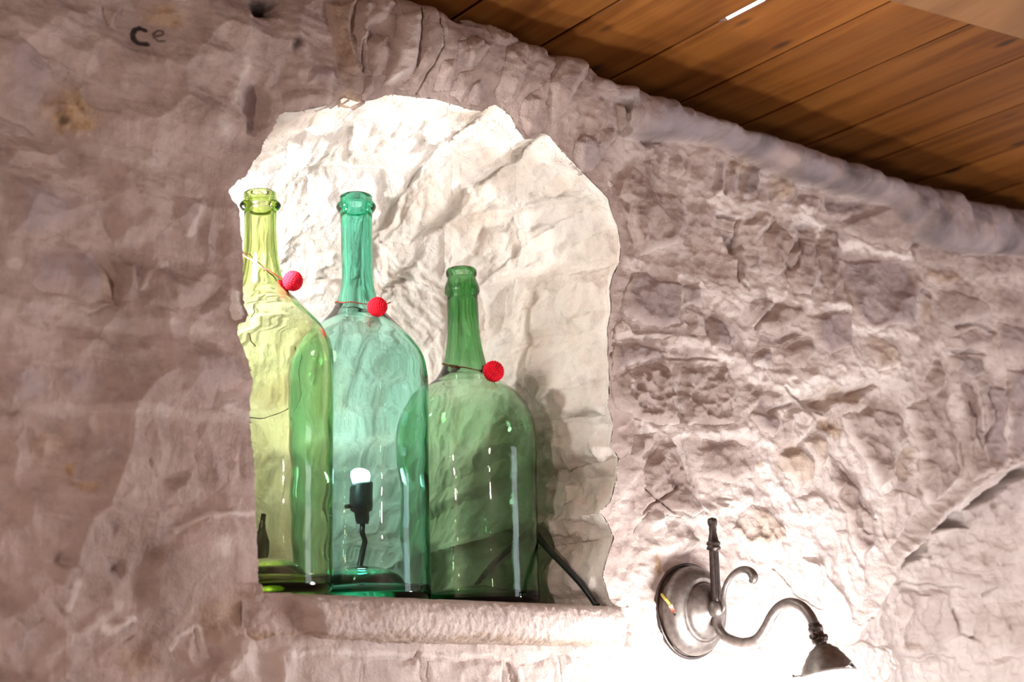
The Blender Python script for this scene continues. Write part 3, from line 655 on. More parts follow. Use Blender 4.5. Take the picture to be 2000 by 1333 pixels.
def paint(me, col):
    a = me.color_attributes.new('tone', 'FLOAT_COLOR', 'POINT')
    a.data.foreach_set('color', np.ascontiguousarray(col, dtype=np.float32).ravel())


def sub(co, faces, keep):
    f = faces[keep]
    ids, inv = np.unique(f.ravel(), return_inverse=True)
    return ids, inv.reshape(f.shape)


def lathe(name, prof, seg, mat, parent=None, closed=False, noise=None):
    """prof list of (r,z) ; revolve about z"""
    prof = np.asarray(prof, float)
    n = len(prof)
    th = np.linspace(0, 2 * np.pi, seg, endpoint=False)
    r = np.repeat(prof[:, :1], seg, 1)
    if noise is not None:
        r = r * noise(prof, th)
    co = np.stack([r * np.cos(th), r * np.sin(th), np.repeat(prof[:, 1:2], seg, 1)], -1).reshape(-1, 3)
    i = np.arange(n - 1)[:, None]
    j = np.arange(seg)[None]
    a = i * seg + j
    b = i * seg + (j + 1) % seg
    f = np.stack([a, b, b + seg, a + seg], -1).reshape(-1, 4)
    me = mesh_np(name, co, f)
    return link(name, me, mat, parent)


def spline(pts, n):
    p = np.asarray(pts, float)
    d = np.r_[0, np.cumsum(np.linalg.norm(np.diff(p, axis=0), axis=1))]
    t = np.linspace(0, d[-1], n)
    m = np.gradient(p, d, axis=0)
    k = np.clip(np.searchsorted(d, t, side='right') - 1, 0, len(d) - 2)
    h = (d[k + 1] - d[k])[:, None]
    s = ((t - d[k])[:, None]) / h
    return ((2 * s**3 - 3 * s**2 + 1) * p[k] + (s**3 - 2 * s**2 + s) * h * m[k] + (-2 * s**3 + 3 * s**2) * p[k + 1] + (s**3 - s**2) * h * m[k + 1])


def tube(name, pts, r, mat, parent=None, seg=12, cap=True, closed=False):
    """pts (n,3), r scalar or array"""
    p = np.asarray(pts, float)
    n = len(p)
    r = np.broadcast_to(np.asarray(r, float), (n,))
    if closed:
        tg = np.roll(p, -1, 0) - np.roll(p, 1, 0)
    else:
        tg = np.gradient(p, axis=0)
    tg /= np.linalg.norm(tg, axis=1)[:, None] + 1e-12
    ref = np.array([0.31, 0.9, 0.2])
    u = np.cross(tg[0], ref)
    u /= np.linalg.norm(u)
    us = []
    for k in range(n):
        u = u - tg[k] * (u @ tg[k])
        u /= np.linalg.norm(u)
        us.append(u)
    us = np.array(us)
    vs = np.cross(tg, us)
    th = np.linspace(0, 2 * np.pi, seg, endpoint=False)
    co = p[:, None] + r[:, None, None] * (np.cos(th)[None, :, None] * us[:, None] + np.sin(th)[None, :, None] * vs[:, None])
    co = co.reshape(-1, 3)
    m = n if closed else n - 1
    i = np.arange(m)[:, None]
    j = np.arange(seg)[None]
    i2 = (i + 1) % n
    f = np.stack([i * seg + j, i2 * seg + j, i2 * seg + (j + 1) % seg, i * seg + (j + 1) % seg], -1).reshape(-1, 4)
    fl = f.tolist()
    if cap and not closed:
        c0 = len(co)
        co = np.vstack([co, p[0], p[-1]])
        for j in range(seg):
            fl.append([c0, (j + 1) % seg, j, j][:3] + [j])
            fl.append([c0 + 1, (n - 1) * seg + j, (n - 1) * seg + (j + 1) % seg, (n - 1) * seg + (j + 1) % seg])
        me = bpy.data.meshes.new(name)
        me.from_pydata(co.tolist(), [], [tuple(dict.fromkeys(q)) for q in fl])
    else:
        me = mesh_np(name, co, f)
    return link(name, me, mat, parent)


def boxes(name, bs, mat, parent=None, bevel=0.0):
    """list of (x0,x1,y0,y1,z0,z1) joined in one mesh"""
    co, fs = [], []
    for x0, x1, y0, y1, z0, z1 in bs:
        k = len(co)
        co += [(x0, y0, z0), (x1, y0, z0), (x1, y1, z0), (x0, y1, z0), (x0, y0, z1), (x1, y0, z1), (x1, y1, z1), (x0, y1, z1)]
        fs += [tuple(k + q for q in f) for f in ((0, 3, 2, 1), (4, 5, 6, 7), (0, 1, 5, 4), (1, 2, 6, 5), (2, 3, 7, 6), (3, 0, 4, 7))]
    me = bpy.data.meshes.new(name)
    me.from_pydata(co, [], fs)
    o = link(name, me, mat, parent, smooth=False)
    if bevel:
        b = o.modifiers.new('bevel', 'BEVEL')
        b.width = bevel
        b.segments = 2
    return o


# ------------------------------------------------------------------ noise in numpy
def hsh(ix, iy, s):
    n = (ix.astype(np.int64) * 374761393 + iy.astype(np.int64) * 668265263 + s * 974711 + 12345) & 0xffffffff
    n = ((n ^ (n >> 13)) * 1274126177) & 0xffffffff
    n = ((n ^ (n >> 16)) * 2246822519) & 0xffffffff
    n = n ^ (n >> 15)
    return (n & 0xffffff).astype(np.float32) / np.float32(0x1000000)


def gn(x, y, s=0):
    ix = np.floor(x); iy = np.floor(y)
    fx = (x - ix).astype(np.float32); fy = (y - iy).astype(np.float32)
    ix = ix.astype(np.int64); iy = iy.astype(np.int64)
    ux = fx * fx * fx * (fx * (fx * 6 - 15) + 10); uy = fy * fy * fy * (fy * (fy * 6 - 15) + 10)
    def g(a, b):
        t = hsh(ix + a, iy + b, s) * np.float32(6.2831853)
        return np.cos(t) * (fx - a) + np.sin(t) * (fy - b)
    return (g(0, 0) * (1 - ux) + g(1, 0) * ux) * (1 - uy) + (g(0, 1) * (1 - ux) + g(1, 1) * ux) * uy


def fbm(x, y, s=0, o=4, gain=0.5):
    v = 0; a = 1.0
    for k in range(o):
        v = v + a * gn(x * 2**k, y * 2**k, s + 17 * k)
        a *= gain
    return v


def facet(x, y, size, s, slope=0.9, k=0.8):
    """chipped surface: scoops that meet in sharp arrises (about -0.5..0.5 times size)"""
    X = x / size; Y = y / size
    ix = np.floor(X).astype(np.int64); iy = np.floor(Y).astype(np.int64)
    best = np.full(X.shape, 9.0, np.float32)
    for dx in (-1, 0, 1):
        for dy in (-1, 0, 1):
            a = ix + dx; b = iy + dy
            ux = (X - a - 0.5 - 0.9 * (hsh(a, b, s) - 0.5)).astype(np.float32)
            uy = (Y - b - 0.5 - 0.9 * (hsh(a, b, s + 1) - 0.5)).astype(np.float32)
            v = 0.5 * hsh(a, b, s + 2) + slope * ((hsh(a, b, s + 3) - 0.5) * ux + (hsh(a, b, s + 4) - 0.5) * uy) + k * (ux * ux + uy * uy)
            best = np.minimum(best, v)
    return (best - 0.35) * size


def sst(a, b, x):
    t = np.clip((x - a) / (b - a), 0, 1)
    return t * t * (3 - 2 * t)


def sdpoly(px, py, poly):
    """signed distance, positive inside"""
    p = np.asarray(poly, float)
    d = np.full(px.shape, 1e9)
    ins = np.zeros(px.shape, bool)
    n = len(p)
    for i in range(n):
        a = p[i]; b = p[(i + 1) % n]
        e = b - a
        wx = px - a[0]; wy = py - a[1]
        t = np.clip((wx * e[0] + wy * e[1]) / (e @ e + 1e-12), 0, 1)
        d = np.minimum(d, (wx - e[0] * t)**2 + (wy - e[1] * t)**2)
        c = ((a[1] > py) != (b[1] > py)) & (px < e[0] * (py - a[1]) / (e[1] if abs(e[1]) > 1e-12 else 1e-12) + a[0])
        ins ^= c
    d = np.sqrt(d)
    return np.where(ins, d, -d)


def dline(px, py, line):
    p = np.asarray(line, float)
    d = np.full(px.shape, 1e9)
    for a, b in zip(p[:-1], p[1:]):
        e = b - a
        wx = px - a[0]; wy = py - a[1]
        t = np.clip((wx * e[0] + wy * e[1]) / (e @ e + 1e-12), 0, 1)
        d = np.minimum(d, (wx - e[0] * t)**2 + (wy - e[1] * t)**2)
    return np.sqrt(d)


def box_of(pts, pad, xs, zs):
    p = np.asarray(pts)
    i0 = max(np.searchsorted(xs, p[:, 0].min() - pad), 0); i1 = np.searchsorted(xs, p[:, 0].max() + pad)
    j0 = max(np.searchsorted(zs, p[:, 1].min() - pad), 0); j1 = np.searchsorted(zs, p[:, 1].max() + pad)
    return slice(j0, j1), slice(i0, i1)


# ------------------------------------------------------------------ materials
def new_mat(name):
    m = bpy.data.materials.new(name)
    m.use_nodes = True
    nt = m.node_tree
    for n in list(nt.nodes):
        nt.nodes.remove(n)
    out = nt.nodes.new('ShaderNodeOutputMaterial')
    b = nt.nodes.new('ShaderNodeBsdfPrincipled')
    nt.links.new(b.outputs[0], out.inputs[0])
    return m, nt, b, out


def nd(nt, t, **kw):
    n = nt.nodes.new(t)
    for k, v in kw.items():
        if k.startswith('i_'):
            n.inputs[int(k[2:]) if k[2:].isdigit() else k[2:].replace('_', ' ')].default_value = v
        else:
            setattr(n, k, v)
    return n


def mixc(nt, fac, a, b, blend='MIX'):
    n = nt.nodes.new('ShaderNodeMix')
    n.data_type = 'RGBA'
    n.blend_type = blend
    for sock, v in ((n.inputs[0], fac), (n.inputs[6], a), (n.inputs[7], b)):
        if isinstance(v, bpy.types.NodeSocket):
            nt.links.new(v, sock)
        else:
            sock.default_value = v if not isinstance(v, tuple) or len(v) == 4 else v + (1.0,)
    return n.outputs[2]


def ramp(nt, src, stops):
    n = nt.nodes.new('ShaderNodeValToRGB')
    e = n.color_ramp.elements
    while len(e) < len(stops):
        e.new(0.5)
    for q, (p, c) in zip(e, stops):
        q.position = p
        q.color = c if len(c) == 4 else tuple(c) + (1,)
    nt.links.new(src, n.inputs[0])
    return n.outputs[0]


def lime(name, dark, mid, light, pale, grain=1.0):
    m, nt, b, out = new_mat(name)
    tc = nd(nt, 'ShaderNodeTexCoord')
    n1 = nd(nt, 'ShaderNodeTexNoise', i_Scale=9.0, i_Detail=7.0, i_Roughness=0.62)
    n2 = nd(nt, 'ShaderNodeTexNoise', i_Scale=55.0, i_Detail=6.0, i_Roughness=0.65)
    n3 = nd(nt, 'ShaderNodeTexNoise', i_Scale=420.0, i_Detail=4.0, i_Roughness=0.6)
    n4 = nd(nt, 'ShaderNodeTexNoise', i_Scale=1300.0, i_Detail=3.0, i_Roughness=0.6)
    for n in (n1, n2, n3, n4):
        nt.links.new(tc.outputs['Object'], n.inputs['Vector'])
    c = ramp(nt, n1.outputs[0], [(0.32, dark), (0.5, mid), (0.70, light)])
    c2 = ramp(nt, n2.outputs[0], [(0.30, (0.74, 0.71, 0.70)), (0.5, (1, 1, 1)), (0.72, (1.10, 1.08, 1.06))])
    c = mixc(nt, 0.85, c, c2, 'MULTIPLY')
    at_ = nd(nt, 'ShaderNodeAttribute', attribute_name='tone')
    sep = nd(nt, 'ShaderNodeSeparateColor')
    nt.links.new(at_.outputs['Color'], sep.inputs[0])
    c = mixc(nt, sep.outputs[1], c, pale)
    c = mixc(nt, sep.outputs[2], c, (0.315, 0.270, 0.288))
    och = ramp(nt, n2.outputs[0], [(0.35, (0.20, 0.11, 0.045)), (0.55, (0.42, 0.29, 0.17)), (0.7, (0.50, 0.38, 0.27))])
    c = mixc(nt, sep.outputs[0], c, och)
    c = mixc(nt, at_.outputs['Alpha'], c, (0.035, 0.027, 0.022))
    nt.links.new(c, b.inputs['Base Color'])
    b.inputs['Roughness'].default_value = 0.88
    b.inputs['Specular IOR Level'].default_value = 0.25
    bp = nd(nt, 'ShaderNodeBump', i_Strength=0.75 * grain, i_Distance=0.0030)
    nt.links.new(n2.outputs[0], bp.inputs['Height'])
    bp2 = nd(nt, 'ShaderNodeBump', i_Strength=0.8 * grain, i_Distance=0.0015)
    nt.links.new(n3.outputs[0], bp2.inputs['Height'])
    nt.links.new(bp.outputs[0], bp2.inputs['Normal'])
    bp3 = nd(nt, 'ShaderNodeBump', i_Strength=0.7 * grain, i_Distance=0.0006)
    nt.links.new(n4.outputs[0], bp3.inputs['Height'])
    nt.links.new(bp2.outputs[0], bp3.inputs['Normal'])
    nt.links.new(bp3.outputs[0], b.inputs['Normal'])
    return m


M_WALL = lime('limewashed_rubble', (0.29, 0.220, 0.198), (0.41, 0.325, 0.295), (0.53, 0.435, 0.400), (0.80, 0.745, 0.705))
M_NICHE = lime('cream_limestone', (0.56, 0.475, 0.40), (0.70, 0.63, 0.555), (0.77, 0.725, 0.67), (0.82, 0.79, 0.75), 1.2)


def plain(name, col, rough=0.5, metal=0.0, spec=0.5):
    m, nt, b, out = new_mat(name)
    b.inputs['Roughness'].default_value = rough
    b.inputs['Metallic'].default_value = metal
    b.inputs['Specular IOR Level'].default_value = spec
    tc = nd(nt, 'ShaderNodeTexCoord')
    n = nd(nt, 'ShaderNodeTexNoise', i_Scale=160.0, i_Detail=5.0)
    nt.links.new(tc.outputs['Object'], n.inputs['Vector'])
    c = ramp(nt, n.outputs[0], [(0.3, tuple(v * 0.72 for v in col)), (0.7, tuple(min(v * 1.25, 1) for v in col))])
    nt.links.new(c, b.inputs['Base Color'])
    bp = nd(nt, 'ShaderNodeBump', i_Strength=0.25, i_Distance=0.0005)
    nt.links.new(n.outputs[0], bp.inputs['Height'])
    nt.links.new(bp.outputs[0], b.inputs['Normal'])
    return m


M_METAL = plain('aged_pewter', (0.20, 0.175, 0.16), 0.47, 0.85)
M_BRONZE = plain('dark_bronze', (0.085, 0.07, 0.065), 0.42, 0.85)
M_RUBBER = plain('black_rubber', (0.012, 0.012, 0.013), 0.38)
M_SOCKET = plain('black_plastic', (0.010, 0.012, 0.022), 0.45)
M_WIRE = plain('rusty_wire', (0.05, 0.035, 0.028), 0.6)
M_RED = plain('red_yarn', (0.56, 0.006, 0.018), 0.85, spec=0.15)
M_THREAD = plain('red_thread', (0.26, 0.03, 0.02), 0.8, spec=0.2)
M_YELLOW = plain('yellow_insulation', (0.62, 0.50, 0.10), 0.5)
M_PINK = plain('pink_sleeve', (0.75, 0.28, 0.20), 0.5)
M_PLASTER = plain('room_plaster', (0.50, 0.42, 0.39), 0.9, spec=0.2)
M_FLOOR = plain('floor_stone', (0.26, 0.18, 0.13), 0.6)


def emit(name, col, strength):
    m, nt, b, out = new_mat(name)
    e = nd(nt, 'ShaderNodeEmission')
    e.inputs[0].default_value = col + (1,)
    e.inputs[1].default_value = strength
    nt.links.new(e.outputs[0], out.inputs[0])
    return m


M_BULB = emit('lit_bulb', (0.92, 0.95, 1.0), 14.0)
M_SHADE = emit('lit_opal_glass', (1.0, 0.96, 0.945), 86.0)


def wood(name, c0, c1, c2):
    m, nt, b, out = new_mat(name)
    tc = nd(nt, 'ShaderNodeTexCoord')
    oi = nd(nt, 'ShaderNodeObjectInfo')
    mp = nd(nt, 'ShaderNodeMapping')
    mp.inputs['Scale'].default_value = (22.0, 1.5, 22.0)
    nt.links.new(tc.outputs['Object'], mp.inputs['Vector'])
    w = nd(nt, 'ShaderNodeTexNoise', noise_dimensions='4D', i_Scale=1.6, i_Detail=8.0, i_Roughness=0.6, i_Distortion=0.6)
    nt.links.new(mp.outputs[0], w.inputs['Vector'])
    mul = nd(nt, 'ShaderNodeMath', operation='MULTIPLY', i_1=37.0)
    nt.links.new(oi.outputs['Random'], mul.inputs[0])
    nt.links.new(mul.outputs[0], w.inputs['W'])
    c = ramp(nt, w.outputs[0], [(0.30, c0), (0.5, c1), (0.72, c2)])
    # plank to plank difference
    r = ramp(nt, oi.outputs['Random'], [(0.0, (0.80, 0.78, 0.76)), (1.0, (1.12, 1.1, 1.08))])
    c = mixc(nt, 1.0, c, r, 'MULTIPLY')
    # knots
    mp2 = nd(nt, 'ShaderNodeMapping')
    mp2.inputs['Scale'].default_value = (13.0, 5.0, 9.0)
    nt.links.new(tc.outputs['Object'], mp2.inputs['Vector'])
    v = nd(nt, 'ShaderNodeTexVoronoi', i_Scale=1.0)
    nt.links.new(mp2.outputs[0], v.inputs['Vector'])
    k = ramp(nt, v.outputs['Distance'], [(0.045, (1, 1, 1)), (0.11, (0, 0, 0))])
    c = mixc(nt, k, c, (0.06, 0.022, 0.008))
    nt.links.new(c, b.inputs['Base Color'])
    b.inputs['Roughness'].default_value = 0.5
    b.inputs['Specular IOR Level'].default_value = 0.35
    bp = nd(nt, 'ShaderNodeBump', i_Strength=0.25, i_Distance=0.0010)
    nt.links.new(w.outputs[0], bp.inputs['Height'])
    nt.links.new(bp.outputs[0], b.inputs['Normal'])
    return m


M_PLANK = wood('orange_pine', (0.115, 0.036, 0.005), (0.22, 0.078, 0.013), (0.30, 0.122, 0.025))
M_BEAM = wood('pale_pine', (0.19, 0.088, 0.03), (0.27, 0.132, 0.05), (0.32, 0.17, 0.07))


def glass(name, absorb):
    m, nt, b, out = new_mat(name)
    nt.nodes.remove(b)
    # hand blown glass: faint waves in the surface
    tc = nd(nt, 'ShaderNodeTexCoord')
    n = nd(nt, 'ShaderNodeTexNoise', i_Scale=24.0, i_Detail=3.0)
    nt.links.new(tc.outputs['Object'], n.inputs['Vector'])
    bp = nd(nt, 'ShaderNodeBump', i_Strength=0.08, i_Distance=0.003)
    nt.links.new(n.outputs[0], bp.inputs['Height'])
    g = nd(nt, 'ShaderNodeBsdfGlass')
    g.inputs['IOR'].default_value = 1.46
    g.inputs['Roughness'].default_value = 0.0
    nt.links.new(bp.outputs[0], g.inputs['Normal'])
    nt.links.new(g.outputs[0], out.inputs[0])
    a = nd(nt, 'ShaderNodeVolumeAbsorption')
    mx = max(absorb)
    a.inputs['Color'].default_value = tuple(1 - v / mx for v in absorb) + (1,)
    a.inputs['Density'].default_value = mx
    nt.links.new(a.outputs[0], out.inputs[1])
    return m


M_GLASS = [glass('olive_glass', (54, 32, 128)), glass('aqua_glass', (130, 27, 50)), glass('moss_glass', (145, 60, 135))]

# ------------------------------------------------------------------ the rubble wall with its niche
OUT = np.array(D['OUT'])


def resample(pts, n):
    p = np.asarray(pts, float)
    d = np.r_[0, np.cumsum(np.hypot(*np.diff(p, axis=0).T))]
    t = np.linspace(0, d[-1], n)
    return np.stack([np.interp(t, d, p[:, 0]), np.interp(t, d, p[:, 1])], 1)


ZS = 1.708
ND = 0.33
X0, X1, Z0, Z1 = -0.30, 2.60, 1.20, 2.40
# grid step grows to the right, where the wall lies farther from the lens
xs = [X0]
while xs[-1] < X1:
    q = xs[-1]
    xs.append(q + (0.004 if q < 0.27 or q > 2.02 else 0.00125 + 0.00085 * max(0.0, q - 0.5)))
xs = np.array(xs)
zs = np.r_[np.arange(Z0, 1.58, 0.0038), np.arange(1.58, Z1, 0.0014)]
GX, GZ = np.meshgrid(xs, zs)
wx = GX + 0.006 * fbm(GX / 0.05, GZ / 0.05, 3, 3) + 0.0012 * gn(GX / 0.008, GZ / 0.008, 5)
wz = GZ + 0.006 * fbm(GX / 0.05 + 9, GZ / 0.05, 4, 3) + 0.0012 * gn(GX / 0.008 + 9, GZ / 0.008, 6)
rough = 0.55 + 0.45 * sst(0.72, 1.05, GX)

h = 0.010 * fbm(GX / 0.33, GZ / 0.33, 11, 2) + 0.007 * fbm(GX / 0.11, GZ / 0.11, 12, 3)
h += rough * (0.13 * facet(wx, wz, 0.055, 21) + 0.13 * facet(wx + 0.3, wz, 0.023, 31))
h += rough * (0.0030 * gn(GX / 0.022, GZ / 0.022, 41) + 0.0014 * fbm(GX / 0.010, GZ / 0.010, 42, 3))
h += sst(0.80, 0.60, GX) * (0.27 * facet(wx + 2.0, wz * 1.2, 0.10, 38) + 0.22 * facet(wx + 4.0, wz, 0.035, 39))
h += rough * sst(0.7, 1.0, GX) * 0.34 * facet(wx + 0.7, wz + 0.2, 0.010, 36)
h += 0.0008 * gn(GX / 0.05, GZ / 0.006, 43) + 0.0005 * gn(GX / 0.003, GZ / 0.02, 44)
tone = np.zeros(GX.shape + (4,), np.float32)     # ochre, pale, mauve, dark
tone[..., 1] = 0.50 * sst(1.12, 1.5, GX + 0.05 * fbm(GX / 0.1, GZ / 0.1, 66, 3)) * sst(2.22, 1.80, GZ) + 0.48 * sst(0.98, 1.12, GX) * np.clip(0.6 + 1.0 * fbm(GX / 0.07, GZ / 0.05, 67, 4), 0, 1) + 0.35 * sst(1.675, 1.655, GZ) * sst(0.60, 0.64, GX)  # first term: sconce light painted as paleness, lower right; noise term: pale mortar
label = np.full(GX.shape, -1, np.int32)
lsd = np.full(GX.shape, -1.0, np.float32)
FLAT = facet(wx + 5, wz + 3, 1.0, 55)
for k, (poly, H, A, F, t) in enumerate(D['STONES']):
    sl = box_of(poly, 0.03, xs, zs)
    gx, gz = wx[sl], wz[sl]
    if gx.size == 0:
        continue
    sd = sdpoly(gx, gz, poly)
    c = np.mean(poly, 0)
    rnd = np.random.RandomState(k)
    w = 0.009 + 0.010 * float(sst(0.66, 0.60, c[0]))
    m = sst(-0.001, w, sd)
    m = m * np.clip(0.85 + 0.5 * fbm(gx / 0.04, gz / 0.04, 77 + k, 2), 0.5, 1)
    F2 = F * 0.00062
    soft = sst(0.66, 0.60, c[0])
    H = H * (1 - 0.15 * soft)
    fa = (facet(gx + k, gz, F2, 100 + k) * 0.42 * A + facet(gx, gz + k, F2 * 0.42, 300 + k) * 0.30 * A) * (1 - 0.3 * soft)
    if H < 0 and soft > 0.5:
        H = H * 2.2
    til = (rnd.rand(2) - 0.5) * 0.22
    base = h[sl]
    inner = H * 0.00105 + til[0] * (gx - c[0]) + til[1] * (gz - c[1]) + fa
    keep = 0.45 if A < 0.75 else 0.8
    h[sl] = base * (1 - m) + (base * keep + inner) * m
    if H < -8:
        h[sl] -= 0.006 * sst(0.0, 0.02, sd)
    mm = m * 0.9
    tt = tone[sl]
    infill = c[0] > 1.52 and c[1] < 1.90
    if infill: mm = mm * 0.35
    if t in (0, 3, 5): tt[..., 1] *= 1 - (0.25 if infill else 0.9) * m * float(c[1] > 1.67)
    if t in (0, 5) and c[0] > 1.0 and c[1] > 1.75 and not infill: tt[..., 3] = np.maximum(tt[..., 3], (0.22 if t == 5 else 0.13) * m)
    if t == 1: tt[..., 1] = np.maximum(tt[..., 1], 0.55 * mm)
    if t == 2: tt[..., 0] = np.maximum(tt[..., 0], 0.60 * mm)
    if t == 3: tt[..., 2] = np.maximum(tt[..., 2], 0.65 * mm)
    if t == 4: tt[..., 3] = np.maximum(tt[..., 3], 0.72 * mm)
    if t == 5: tt[..., 2] = np.maximum(tt[..., 2], 0.35 * mm)
    lb = label[sl]; ls = lsd[sl]
    take = sd > ls
    take &= sd > -0.004
    lb[take] = k
    ls[take] = sd[take]

for kr, (line, w, H, pa) in enumerate(D['RIDGES']):
    H = H * (2.4 if kr == 13 else (0.55 if line[0][0] < 0.62 else 1.0))
    sl = box_of(line, 0.05, xs, zs)
    gx, gz = wx[sl], wz[sl]
    d = dline(gx, gz, line)
    g = np.exp(-(d / (w * (1.25 if kr == 13 else (1.9 if line[0][0] < 0.62 else 1.5))))**2 * 1.1)
    h[sl] += g * H * 0.00045 * (1 + (0.1 if kr == 13 else 1.0) * gn(gx / 0.02, gz / 0.012, 71))
    lab = lsd[sl]
    tone[sl][..., 1] = np.maximum(tone[sl][..., 1], np.clip(g * 1.5 - 0.15 + 0.9 * fbm(gx / 0.02, gz / 0.012, 73, 4), 0, 1) * sst(0.08, 0.3, g) * pa * (0.6 if line[0][0] < 0.62 else 0.95))
for line, w, H in D['CRACKS']:
    sl = box_of(line, 0.03, xs, zs)
    gx, gz = wx[sl], wz[sl]
    d = dline(gx, gz, line)
    H = H * (0.35 if line[0][0] < 0.62 else 1.35)
    h[sl] -= np.exp(-(d / (w * 1.05))**2) * H * 0.0011
for x, z, rx, rz, k, a in D['STAINS']:
    if a <= 0: continue
    sl = box_of([(x - rx * 1.6, z - rz * 1.6), (x + rx * 1.6, z + rz * 1.6)], 0.01, xs, zs)
    gx, gz = wx[sl], wz[sl]
    q = np.sqrt(((gx - x) / rx)**2 + ((gz - z) / rz)**2) + 0.45 * fbm(gx / 0.02, gz / 0.02, 81, 3)
    g = sst(1.15, 0.35, q) * a * (0.5 if k == 3 else 1.0)
    ch = {0: 0, 1: 3, 2: 0, 3: 1}[k]
    tone[sl][..., ch] = np.maximum(tone[sl][..., ch], g)
for k, line in enumerate(D['LETTERS']):
    sl = box_of(line, 0.02, xs, zs)
    d = dline(GX[sl], GZ[sl], line)
    wl = (0.0034, 0.0015)[k]
    tone[sl][..., 3] = np.maximum(tone[sl][..., 3], sst(wl, wl * 0.55, d + 0.0006 * gn(GX[sl] / 0.004, GZ[sl] / 0.004, 83)) * (1.0, 0.75)[k])

# recessed field below the relieving arch at the right
ARCH = [(1.475, 1.64)] + [tuple(p) for p in D['RIDGES'][13][0]] + [(2.2, 1.92), (2.2, 1.40), (1.475, 1.40)]
sl = box_of(ARCH, 0.04, xs, zs)
sda = sdpoly(wx[sl], wz[sl], ARCH)
h[sl] -= 0.038 * sst(-0.004, 0.012, sda) * sst(1.46, 1.62, GX[sl])
# deep gaps under the arch
for poly in D['GAPS']:
    sl = box_of(poly, 0.02, xs, zs)
    sd = sdpoly(wx[sl], wz[sl], poly)
    h[sl] -= 0.10 * sst(-0.001, 0.0045, sd)
    label[sl][sd > -0.002] = -1

# rounded mortar ledge under the planks
LT = np.array(D['LEDGE_TOP']); LB = np.array(D['LEDGE_BOT'])
top = np.interp(xs, LT[:, 0], LT[:, 1])
bot = np.interp(xs, LB[:, 0], LB[:, 1], left=2.30)
top = np.where(xs < 0.69, 2.40, top) + 0.004 * gn(xs / 0.03, xs * 0, 91) + 0.002 * gn(xs / 0.008, xs * 0, 92)
bot = bot + 0.004 * gn(xs / 0.05, xs * 0, 93)
TOP = top[None] + 0 * GZ; BOT = bot[None] + 0 * GZ
lw = sst(1.02, 1.14, GX)
mid = 0.5 * (TOP + BOT)
q = np.clip((GZ - BOT) / np.maximum(TOP - BOT, 0.01), -0.2, 1.3)
prof = np.sqrt(np.clip(1 - (2 * np.clip(q, 0, 1) - 1.0)**2, 0, 1))
led = 0.042 * np.clip(prof, 0, 1)**0.7 + 0.005 * fbm(GX / 0.05, GZ / 0.06, 94, 4) + 0.22 * facet(wx * 1.6, wz * 0.7, 0.035, 95) + 0.12 * facet(wx * 1.6, wz, 0.014, 96)
inl = sst(-0.01, 0.03, q) * lw
h = h * (1 - inl) + (led + 0.004) * inl
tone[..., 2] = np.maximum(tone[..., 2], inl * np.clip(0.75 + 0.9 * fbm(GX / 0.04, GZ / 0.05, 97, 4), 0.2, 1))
for ch in (0, 1, 3):
    tone[..., ch] *= 1 - inl
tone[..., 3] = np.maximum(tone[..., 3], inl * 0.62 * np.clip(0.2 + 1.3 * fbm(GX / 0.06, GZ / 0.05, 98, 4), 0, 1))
label[inl > 0.3] = -1
# over the top the masonry rounds back under the planks
over = np.clip(GZ - (TOP - 0.012), 0, 1)
h += 0.026 * (1 - lw) * sst(0.10, 0.0, np.abs(GZ - TOP + 0.02)) * sst(0.69, 0.8, GX)
h -= np.where(GX > 0.66, (over / 0.03)**2 * 0.05, 0) * sst(0.66, 0.72, GX)
h = np.maximum(h, -0.14)

# the opening of the niche
HOLE = np.vstack([OUT, [[1.062, 1.672], [0.618, 1.672]]])
sl = box_of(HOLE, 0.06, xs, zs)
jx = GX + 0.0022 * gn(GX / 0.012, GZ / 0.012, 61) + 0.0012 * gn(GX / 0.005, GZ / 0.005, 62)
jz = GZ + 0.0022 * gn(GX / 0.012 + 5, GZ / 0.012, 63) + 0.0012 * gn(GX / 0.005 + 5, GZ / 0.005, 64)
SDH = np.full(GX.shape, -1.0)
SDH[sl] = sdpoly(jx[sl], jz[sl], HOLE)
lip = np.exp(np.minimum(SDH, 0) / 0.010)
hl = h - 0.012 * lip
h = np.where(GZ > 1.715, h * (1 - lip) + (0.25 * h - 0.004) * lip, h)

VX, VY, VZ = GX.copy(), -h, GZ.copy()
# snap the ring of vertices beside the opening on its edge
gz_, gx_ = np.gradient(SDH, zs, xs)
near = (SDH > 0) & (SDH < 0.0021)
VX = np.where(near, VX - gx_ * SDH, VX)
VZ = np.where(near, VZ - gz_ * SDH, VZ)
nz, nx = GX.shape
idx = np.arange(nz * nx).reshape(nz, nx)
F4 = np.stack([idx[:-1, :-1], idx[:-1, 1:], idx[1:, 1:], idx[1:, :-1]], -1).reshape(-1, 4)
CO = np.stack([VX, VY, VZ], -1).reshape(-1, 3)
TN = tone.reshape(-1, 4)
sdv = SDH.reshape(-1)
solid = (sdv[F4] < 0.0022).all(1)
lab = label.reshape(-1); lsv = lsd.reshape(-1)
inst = (lab >= 0) & (lsv > 0)
LF = np.where(inst, lab, -1)[F4]

# mortar: everything but the inner faces of the stones (it dips a little under their rims)
com = CO.copy()
com[:, 1] += np.where(inst, 0.0004 + 0.0008 * sst(0.66, 0.85, CO[:, 0]), 0.0)
deep = (lsv > 0.004) & (lab >= 0)
keepm = solid & ~deep[F4].all(1)
ids, f = sub(com, F4, keepm)
ext_co = []
wall_co = com[ids]
me = mesh_np('wall_front', wall_co, f)
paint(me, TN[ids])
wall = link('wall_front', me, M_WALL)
tag(wall, 'limewashed rubble stone wall with an arched niche in it', kind='structure')

